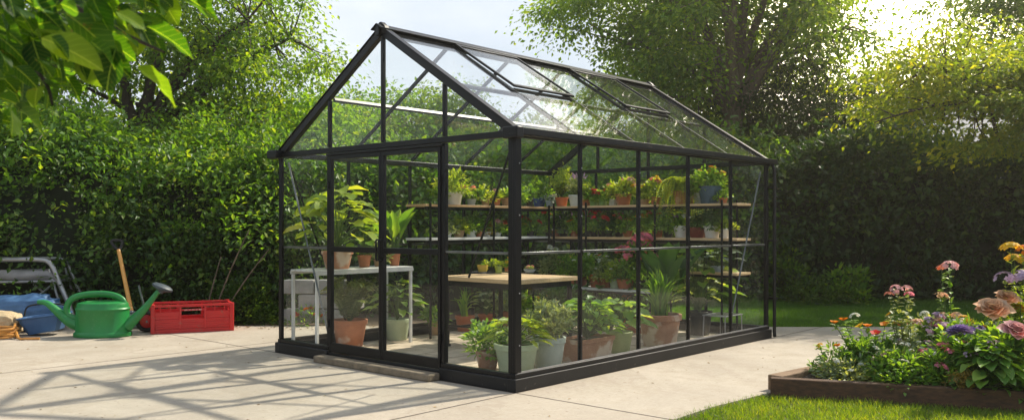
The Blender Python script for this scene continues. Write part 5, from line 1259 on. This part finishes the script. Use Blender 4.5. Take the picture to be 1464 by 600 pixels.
# ------------------------------------------------------------------ trees
def tree(label, base, crown_c, crown_r, trunk_r, nbr, per, leaf, s, fork=.35, lean=None, bark='bark', seed=0, hang=.0, extra=(), pad=(1, 1, .45), vis=None, gap=.0, keep=None):
    r_ = np.random.default_rng(seed + 100); base = np.array(base, float); cc = np.array(crown_c, float) - base; cr_ = np.array(crown_r, float)
    e = empty('tree', base, 0, label, 'tree')
    fk = cc * [fork + .3, fork + .3, 0] + [0, 0, max(cc[2] - cr_[2] * (1 - fork), .4 * cc[2])]
    lb = LB(); t = np.linspace(0, 1, 10)[:, None]
    tr_ = fk * np.concatenate([t, t, t], 1) + np.concatenate([.12 * np.sin(t * 5 + seed) * t, .1 * np.sin(t * 4) * t, 0 * t], 1) * (trunk_r * 6)
    lb.tube(tr_, trunk_r * 1.25, trunk_r * .72, 12, 0); fk = tr_[-1]
    nl = 7; limbs = []
    for i in range(nl):
        a = i * 2.4 + r_.uniform(-.3, .3); el = r_.uniform(-.35, .95)
        tip = cc + cr_ * .62 * np.array([math.cos(a) * math.cos(el), math.sin(a) * math.cos(el), math.sin(el)])
        mid = fk + (tip - fk) * .5 + np.array([0, 0, .15 * np.linalg.norm(tip - fk)]) + r_.normal(0, .12, 3)
        p = (1 - t) ** 2 * fk + 2 * (1 - t) * t * mid + t ** 2 * tip; p = p + r_.normal(0, .02, p.shape) * trunk_r * 4; lb.tube(p, trunk_r * .55, trunk_r * .12, 8, 0); limbs.append(p)
    for a_, b_, rad in extra:
        a_ = np.array(a_) - base; b_ = np.array(b_) - base; mid = (a_ + b_) / 2 + [0, 0, .08 * np.linalg.norm(b_ - a_)]
        p = (1 - t) ** 2 * a_ + 2 * (1 - t) * t * mid + t ** 2 * b_; lb.tube(p, rad, rad * .35, 7, 0); limbs.append(p)
    allp = np.concatenate([l[3:] for l in limbs])
    u = unit(r_.normal(size=(nbr, 3))); C = cc + u * (r_.random(nbr) ** .42)[:, None] * cr_ * (1 + .22 * np.sin(u[:, :1] * 5 + seed) * np.cos(u[:, 2:] * 6))
    if gap: 
        q = np.sin(C[:, 0] * 1.9 + seed) * np.sin(C[:, 1] * 1.7 + 1) * np.sin(C[:, 2] * 2.3 + seed * 2); C = C[q > -gap]
    if keep is not None: C = C[keep(C + base)]
    for i, c in enumerate(C):
        j = np.argmin(np.linalg.norm(allp - c, axis=1)); a_ = allp[j]; mid = (a_ + c) / 2 + r_.normal(0, .08, 3)
        tt = np.linspace(0, 1, 5)[:, None]; lb.tube((1 - tt) ** 2 * a_ + 2 * (1 - tt) * tt * mid + tt ** 2 * c, trunk_r * .09, trunk_r * .03, 4, 0)
    lb.build('trunk', [M[bark]], e)
    n = len(C) * per; Cc = np.repeat(C, per, 0); rad = np.repeat(r_.uniform(.22, .55, len(C)), per) * (s / .08) ** .5
    off = r_.normal(size=(n, 3)) * rad[:, None] * np.array(pad) * .75; off[:, 2] -= hang * np.linalg.norm(off[:, :2], axis=1)
    D = unit(off) + r_.normal(0, .5, (n, 3)) + [0, 0, -.35]; N = r_.normal(0, .5, (n, 3)) + [0, 0, 1]
    sz = s * r_.uniform(.6, 1.3, n); lb = LB(); lb.inst(T_Q, Cc + off, D, N, sz, sz * .6, 0); lb.build('crown', [M[leaf]], e)
    return e
def clear(poly, r_, y):
    """keeps the leaf clumps in front of the limbs (a polyline of points) thin, so that the wood shows"""
    pts = np.array([p for p in poly], float)
    def f(C):
        ok = np.ones(len(C), bool)
        for a, b in zip(pts[:-1], pts[1:]):
            for u in np.linspace(0, 1, 8):
                q = a + (b - a) * u; ok &= ~((np.hypot(C[:, 0] - q[0], C[:, 2] - q[2]) < r_) & (C[:, 1] < y + .2))
        return ok
    return f
def W(px, py, d_): return ((px - CX) / CF * d_, d_, CH + (HY - py) / CF * d_)
tree('dark-trunked leafy tree rising above the left hedge beside the greenhouse gable', ((150 - CX) / CF * 15, 15, 0), W(285, 60, 15), (2.5, 2.0, 2.0), .20, 250, 180, 'treeA', .085, fork=.1, seed=1, hang=.3, gap=.75, keep=clear([W(165, 200, 15), W(185, 150, 15), W(205, 110, 15)], .75, 15),
     extra=[(W(195, 165, 15), W(330, 90, 14.6), .05), (W(185, 160, 15), W(110, 120, 14.8), .05), (W(195, 150, 15), W(380, 160, 15), .045)])
tree('large leafy tree behind the hanging branch at the far left', (-10.4, 15.5, 0), (-9.2, 15.2, 4.2), (2.6, 2, 2.4), .22, 210, 170, 'treeA', .09, seed=2, hang=.3)
tree('light green tree just behind the left hedge at the greenhouse corner', ((415 - CX) / CF * 15.5, 16, 0), W(430, 215, 15.5), (1.35, 1.3, .95), .08, 110, 170, 'hedgelit', .075, seed=3, hang=.2, bark='bark2')
tree('yellow-green tree seen through the left half of the gable glass', ((520 - CX) / CF * 18, 18.4, 0), W(520, 195, 18), (1.5, 1.4, .95), .09, 110, 160, 'hedgelit', .085, seed=4, hang=.2, bark='bark2')
tree('round-topped tree seen through the right half of the gable glass', ((625 - CX) / CF * 19, 19, 0), W(630, 190, 19), (1.35, 1.4, 1.05), .10, 110, 170, 'treeA', .085, seed=5, hang=.2)
tree('low green tree behind the middle of the greenhouse', ((745 - CX) / CF * 20, 20.5, 0), W(745, 225, 20), (1.6, 1.5, .95), .10, 90, 150, 'treeB', .09, seed=6)
TD = 19.0
tree('tall spreading tree with forked trunk towering behind the greenhouse ridge', ((1062 - CX) / CF * TD, TD, 0), W(1030, 0, TD), (3.3, 2.9, 2.6), .30, 470, 200, 'treeB', .105, fork=.0, bark='bark2', seed=7, hang=.35, gap=.5, keep=clear([W(1062, 190, TD), W(1050, 120, TD), W(1040, 30, TD)], .85, TD),
     extra=[(W(1052, 130, TD), W(1205, 40, TD - .6), .09), (W(1052, 120, TD), W(1030, -30, TD), .15), (W(1050, 125, TD), W(1110, -40, TD), .13), (W(1048, 140, TD), W(930, 75, TD - .5), .07), (W(1050, 150, TD), W(900, 140, TD - .5), .05), (W(1052, 150, TD), W(985, 10, TD), .08)])
tree('hazy green tree filling the gap below the tall forked tree', ((960 - CX) / CF * 21, 21, 0), W(975, 190, 21), (2.6, 1.6, 1.5), .12, 170, 160, 'treeA', .095, seed=8, hang=.2)
tree('dark rounded tree between the tall forked tree and the maple', ((1190 - CX) / CF * 19, 19.5, 0), W(1180, 185, 19), (2.1, 1.6, 1.45), .14, 190, 170, 'treeD', .09, seed=9, hang=.2)
tree('sunlit yellow-green maple reaching in from the right above the hedge', (9.9, 13.4, 0), W(1475, 118, 12.9), (2.5, 1.6, .95), .16, 430, 110, 'maple', .08, fork=.2, seed=10, hang=.25, gap=.15, pad=(1.15, 1, .2),
     extra=[(W(1540, 120, 13), W(1330, 98, 12.7), .045), (W(1540, 150, 13), W(1350, 152, 12.5), .04), (W(1500, 135, 13), W(1250, 175, 12.4), .03)])
tree('high leafy tree over the maple at the upper right', (13.5, 17, 0), (11.9, 17.6, 6.1), (3.9, 2.0, 2.1), .24, 250, 150, 'treeB', .095, seed=11, hang=.3, gap=.7)
tree('broad tree at the far right behind the hedge', (17.0, 19.5, 0), (17.0, 19.5, 3.6), (2.4, 1.8, 1.7), .2, 130, 150, 'treeD', .10, seed=12)
# far wood behind everything
lb = LB(); nC = 2600; tx = rng.uniform(-26, 26, nC); hh_ = 3.4 + 1.0 * np.sin(tx * .5) + .7 * np.sin(tx * 1.3 + 1)
C = np.stack([tx, rng.uniform(25, 28, nC), rng.random(nC) ** .7 * hh_], 1); n = nC * 22; Cc = np.repeat(C, 22, 0) + rng.normal(size=(n, 3)) * [.45, .4, .28]
lb.inst(T_Q, Cc, rdir(n) + [0, 0, -.3], rdir(n) * .6 + [0, 0, 1], .19 * rng.uniform(.7, 1.3, n), .12, 0); o = lb.build('far_wood', [M['treeD']]); tag(o, 'distant dark green wood forming one mass behind all the trees', 'wood', kind='stuff')
# neighbour's house
hs = empty('house', (14.4, 22.5, 0), R(-12), 'pale house with grey slate roof glimpsed between maple and hedge at right', 'house')
mb = MB(); mb.box((-4, -2.5, 0), (4, 2.5, 3.1)); mb.build('wall', M['housewall'], hs)
mb = MB(); rr = [(-4.3, -2.9, 3.1), (4.3, -2.9, 3.1), (4.3, 0, 4.9), (-4.3, 0, 4.9)]
v_ = [mb.bm.verts.new(p) for p in rr] + [mb.bm.verts.new((4.3, 2.9, 3.1)), mb.bm.verts.new((-4.3, 2.9, 3.1))]
mb.bm.faces.new(v_[:4]); mb.bm.faces.new((v_[3], v_[2], v_[4], v_[5])); mb.bm.faces.new((v_[1], v_[4], v_[2])); mb.bm.faces.new((v_[0], v_[3], v_[5])); mb.bm.faces.new((v_[0], v_[5], v_[4], v_[1])); mb.build('roof', M['rooftile'], hs)
for x in (-2.5, .2, 2.6):
    w_ = empty('window', (x, -2.51, 2.0), 0, parent=hs); w_ = w_
    mb = MB(); mb.box((-.5, -.05, -.6), (-.42, .0, .6)); mb.box((.42, -.05, -.6), (.5, 0, .6)); mb.box((-.42, -.05, .52), (.42, 0, .6)); mb.box((-.42, -.05, -.6), (.42, 0, -.52)); mb.box((-.03, -.05, -.52), (.03, 0, .52)); mb.build('frame', M['whitewood'], w_)
    mb = MB(); mb.box((-.42, -.02, -.52), (.42, -.005, .52)); mb.build('window_glass', M['dark'], w_)

# ------------------------------------------------------------------ overhanging branch, top left
ob = empty('overhanging_branch', (-2.3, 2.2, 2.35), 0, 'overhanging branch of large glossy leaves in the upper left corner', 'branch')
def wl_(px, py, d_): return np.array(W(px, py, d_)) - np.array([-2.3, 2.2, 2.35])
lb = LB()
tw = [[(-220, -160, 2.2), (-60, -70, 2.1), (70, -10, 2.05), (170, 45, 2.0), (235, 75, 1.95)], [(-220, -160, 2.2), (-90, -20, 2.2), (0, 50, 2.15), (60, 110, 2.1), (75, 150, 2.05)],
      [(-60, -70, 2.1), (90, -80, 2.15), (220, -60, 2.15), (300, -25, 2.1), (345, -20, 2.1)], [(0, 50, 2.15), (90, 60, 2.2), (150, 90, 2.2), (185, 100, 2.2)], [(-90, -20, 2.2), (-50, 90, 2.3), (-10, 160, 2.3)], [(220, -60, 2.15), (330, -45, 2.3), (395, -20, 2.3)],
      [(-220, -160, 2.2), (-120, 20, 2.4), (20, 60, 2.5), (130, 70, 2.5)]]
tips = []
for k_, t_ in enumerate(tw):
    p = np.array([list(wl_(*q)) for q in t_]); p = np.array([list(v) for v in smooth_path([Vector(q) for q in p], 5)]); lb.tube(p, .011 if k_ in (0, 1, 6) else .006, .003, 7, 0); tips.append(p)
lb.build('twigs', [M['bark']], ob)
lb = LB(True); ap = np.concatenate([t_[4:] for t_ in tips])
def bigleaf(px, py, d_, ang, Lpx, tilt=.4, twist=.0, ratio=.5, j=0):
    b_ = wl_(px, py, d_); L = Lpx * d_ / CF; a = R(ang)
    D = np.array([math.cos(a), tilt * .6, -math.sin(a)]); N = np.array([.35 + math.sin(a) * twist, .60, .75]) if j % 4 != 2 else np.array([.2, -.75, .65]); lb.inst(T_BIG[j % 3], b_[None], D[None], N[None], L, L * ratio, 0, True)
hero = [(210, 38, 1.95, 25, 84, .1, 0, .50), (195, 96, 1.9, 35, 82, .1, 0, .45), (165, 72, 1.85, 108, 62, .0, .3, .72), (222, 55, 2.0, 60, 36, 0, 0, .75), (250, -12, 2.05, 25, 82, 0, 0, .52), (330, -20, 2.1, 20, 50, 0, 0, .5),
        (60, 55, 1.8, 20, 95, -.1, 0, .55), (130, 60, 1.85, 35, 60, -.2, .3, .7), (20, 150, 2.05, 35, 70, 0, 0, .6), (398, -12, 2.3, 75, 26, 0, 0, .5), (95, 20, 1.9, 35, 90, 0, .3, .5), (30, -5, 1.9, 30, 95, 0, 0, .5), (120, -12, 1.95, 30, 90, 0, 0, .55), (140, 95, 2.1, 60, 60, 0, 0, .6)]
for i, h_ in enumerate(hero): bigleaf(*h_, j=i)
for i in range(760):
    q = ap[int(rng.integers(0, len(ap)))] + rng.normal(0, .07, 3) * [1, 1.6, 1]
    px = (q[0] - 2.3) / (q[1] + 2.2) * CF + CX; py = HY - (q[2] + 2.35 - CH) / (q[1] + 2.2) * CF
    if py > 180 - px * .72 or (px > 215 and py > -5) or rng.random() < max(0, (py - 90 + px * .5) / 180): continue
    a = rng.uniform(-20, 85); L = rng.uniform(.045, .095); D = np.array([math.cos(R(a)), rng.normal(0, .5), -math.sin(R(a))])
    lb.inst(T_BIG[i % 3], q[None], D[None], np.array([[.25 + rng.normal(0, .4), rng.choice([-.6, .6]) + rng.normal(0, .35), .8]]), L, L * rng.uniform(.58, .80), 0, True)
lb.build('leaves', [M['magn'], M['bark']], ob)

# fallen leaves and crumbs on the patio
lb = LB(); n = 170; Pp = np.stack([rng.uniform(-6, 3.2, n), rng.uniform(5.6, 10.8, n), np.full(n, .004)], 1)
q = Pp - np.array(GN); lx_ = q @ np.array(GB); ly_ = q @ np.array(GA); ok = ~((lx_ > -.15) & (lx_ < GL + .1) & (ly_ > -.1) & (ly_ < GW + .1)) & ~((Pp[:, 0] > .4) & (Pp[:, 1] < Pp[:, 0] * 1.1 + 4.9))
Pp = Pp[ok]; n = len(Pp); lb.inst(T_Q, Pp, rdir(n) * [1, 1, .1], [[0, 0, 1]], rng.uniform(.012, .04, n), .014, 0)
n = 900; t = rng.random(n); Q = np.stack([-16 + t * 16.4, 10.95 + rng.normal(0, .13, n), np.full(n, .006)], 1); lb.inst(T_Q, Q, rdir(n) * [1, 1, .3], [[0, 0, 1]], rng.uniform(.02, .06, n), .02, 0)
o = lb.build('fallen_leaves', [leafmat('dry leaves', (.16, .09, .04), (.30, .20, .09), (.38, .30, .16), .2, (1.2, 1.1, .8))]); tag(o, 'dry crumbs and small fallen leaves scattered on the patio', 'leaf litter', kind='stuff')

# ------------------------------------------------------------------ haze in the garden air
mb = MB(); mb.box((-40, -12, -1.1), (40, 36, 14)); hzm = bpy.data.materials.new('haze'); hzm.use_nodes = True; ht = hzm.node_tree; ht.nodes.remove(ht.nodes['Principled BSDF'])
pv = nd(ht, 'ShaderNodeVolumePrincipled'); pv.inputs['Color'].default_value = (1, .94, .80, 1); pv.inputs['Density'].default_value = .0024; pv.inputs['Anisotropy'].default_value = .8
ht.links.new(pv.outputs[0], ht.nodes['Material Output'].inputs['Volume']); o = mb.build('haze', hzm); tag(o, 'thin warm haze in the garden air', 'haze', kind='stuff')

# ------------------------------------------------------------------ light, sky, camera
SAZ, SEL = 53.0, 44.5
sdir = Vector((math.sin(R(SAZ)) * math.cos(R(SEL)), math.cos(R(SAZ)) * math.cos(R(SEL)), math.sin(R(SEL))))
sun = bpy.data.lights.new('sun', 'SUN'); sun.energy = 5.0; sun.angle = R(1.3); sun.color = (1.0, .91, .76)
so = bpy.data.objects.new('sun', sun); COL.objects.link(so); so.rotation_euler = (-sdir).to_track_quat('-Z', 'Y').to_euler(); so.location = sdir * 30
w = bpy.data.worlds.new('World'); S.world = w; w.use_nodes = True; nt = w.node_tree; bg = nt.nodes['Background']
sky = nd(nt, 'ShaderNodeTexSky', sky_type='NISHITA'); sky.sun_disc = False; sky.sun_elevation = R(SEL); sky.sun_rotation = R(SAZ); sky.air_density = 1.2; sky.dust_density = 2.0; sky.ozone_density = 1.0
tc = nd(nt, 'ShaderNodeTexCoord'); mp = nd(nt, 'ShaderNodeMapping'); mp.inputs['Scale'].default_value = (1.2, 1.2, 3.4); nt.links.new(tc.outputs['Generated'], mp.inputs[0])
n1 = nd(nt, 'ShaderNodeTexNoise'); n1.inputs['Scale'].default_value = 1.6; n1.inputs['Detail'].default_value = 7; n1.inputs['Roughness'].default_value = .55; n1.inputs['Distortion'].default_value = .3; nt.links.new(mp.outputs[0], n1.inputs['Vector'])
r1 = nd(nt, 'ShaderNodeValToRGB'); r1.color_ramp.elements[0].position = .38; r1.color_ramp.elements[0].color = (.30, .30, .30, 1); r1.color_ramp.elements[1].position = .62; r1.color_ramp.elements[1].color = (.97, .97, .97, 1); nt.links.new(n1.outputs['Fac'], r1.inputs[0])
mx = nd(nt, 'ShaderNodeMix', data_type='RGBA'); nt.links.new(r1.outputs[0], mx.inputs[0]); nt.links.new(sky.outputs[0], mx.inputs[6]); mx.inputs[7].default_value = (7.4, 8.0, 8.9, 1)
# sun glow added to the sky colour, apart from the sun lamp's direction
gd = Vector((math.sin(R(23)) * math.cos(R(17)), math.cos(R(23)) * math.cos(R(17)), math.sin(R(17))))
vm = nd(nt, 'ShaderNodeVectorMath', operation='DOT_PRODUCT'); nt.links.new(tc.outputs['Generated'], vm.inputs[0]); vm.inputs[1].default_value = gd
mr = nd(nt, 'ShaderNodeMapRange'); mr.inputs[1].default_value = .945; mr.inputs[2].default_value = 1.0; mr.inputs[3].default_value = 0; mr.inputs[4].default_value = 1; nt.links.new(vm.outputs['Value'], mr.inputs[0])
pw = nd(nt, 'ShaderNodeMath', operation='POWER'); nt.links.new(mr.outputs[0], pw.inputs[0]); pw.inputs[1].default_value = 2.0
ml = nd(nt, 'ShaderNodeMix', data_type='RGBA'); ml.blend_type = 'ADD'; nt.links.new(pw.outputs[0], ml.inputs[0]); nt.links.new(mx.outputs[2], ml.inputs[6]); ml.inputs[7].default_value = (64, 54, 36, 1)
nt.links.new(ml.outputs[2], bg.inputs[0]); bg.inputs[1].default_value = .09

cam = bpy.data.cameras.new('camera'); co = bpy.data.objects.new('camera', cam); COL.objects.link(co); S.camera = co
co.location = (0, 0, CH); co.rotation_euler = (R(90), 0, 0); cam.sensor_width = 36; cam.lens = 36 * CF / 1464; cam.shift_y = 22 / 1464
cam.clip_start = .05; cam.clip_end = 600; cam.dof.use_dof = True; cam.dof.focus_distance = 8.0; cam.dof.aperture_fstop = 5.0
S.view_settings.view_transform = 'Standard'; S.view_settings.look = 'None'; S.view_settings.exposure = 0.50; S.view_settings.gamma = 1
S.view_settings.use_curve_mapping = False
c = S.cycles; c.max_bounces = 10; c.diffuse_bounces = 3; c.glossy_bounces = 3; c.transmission_bounces = 6; c.transparent_max_bounces = 40; c.sample_clamp_indirect = 6
c.caustics_reflective = False; c.caustics_refractive = False
try: c.use_denoising = True; c.denoiser = 'OPENIMAGEDENOISE'
except Exception: pass
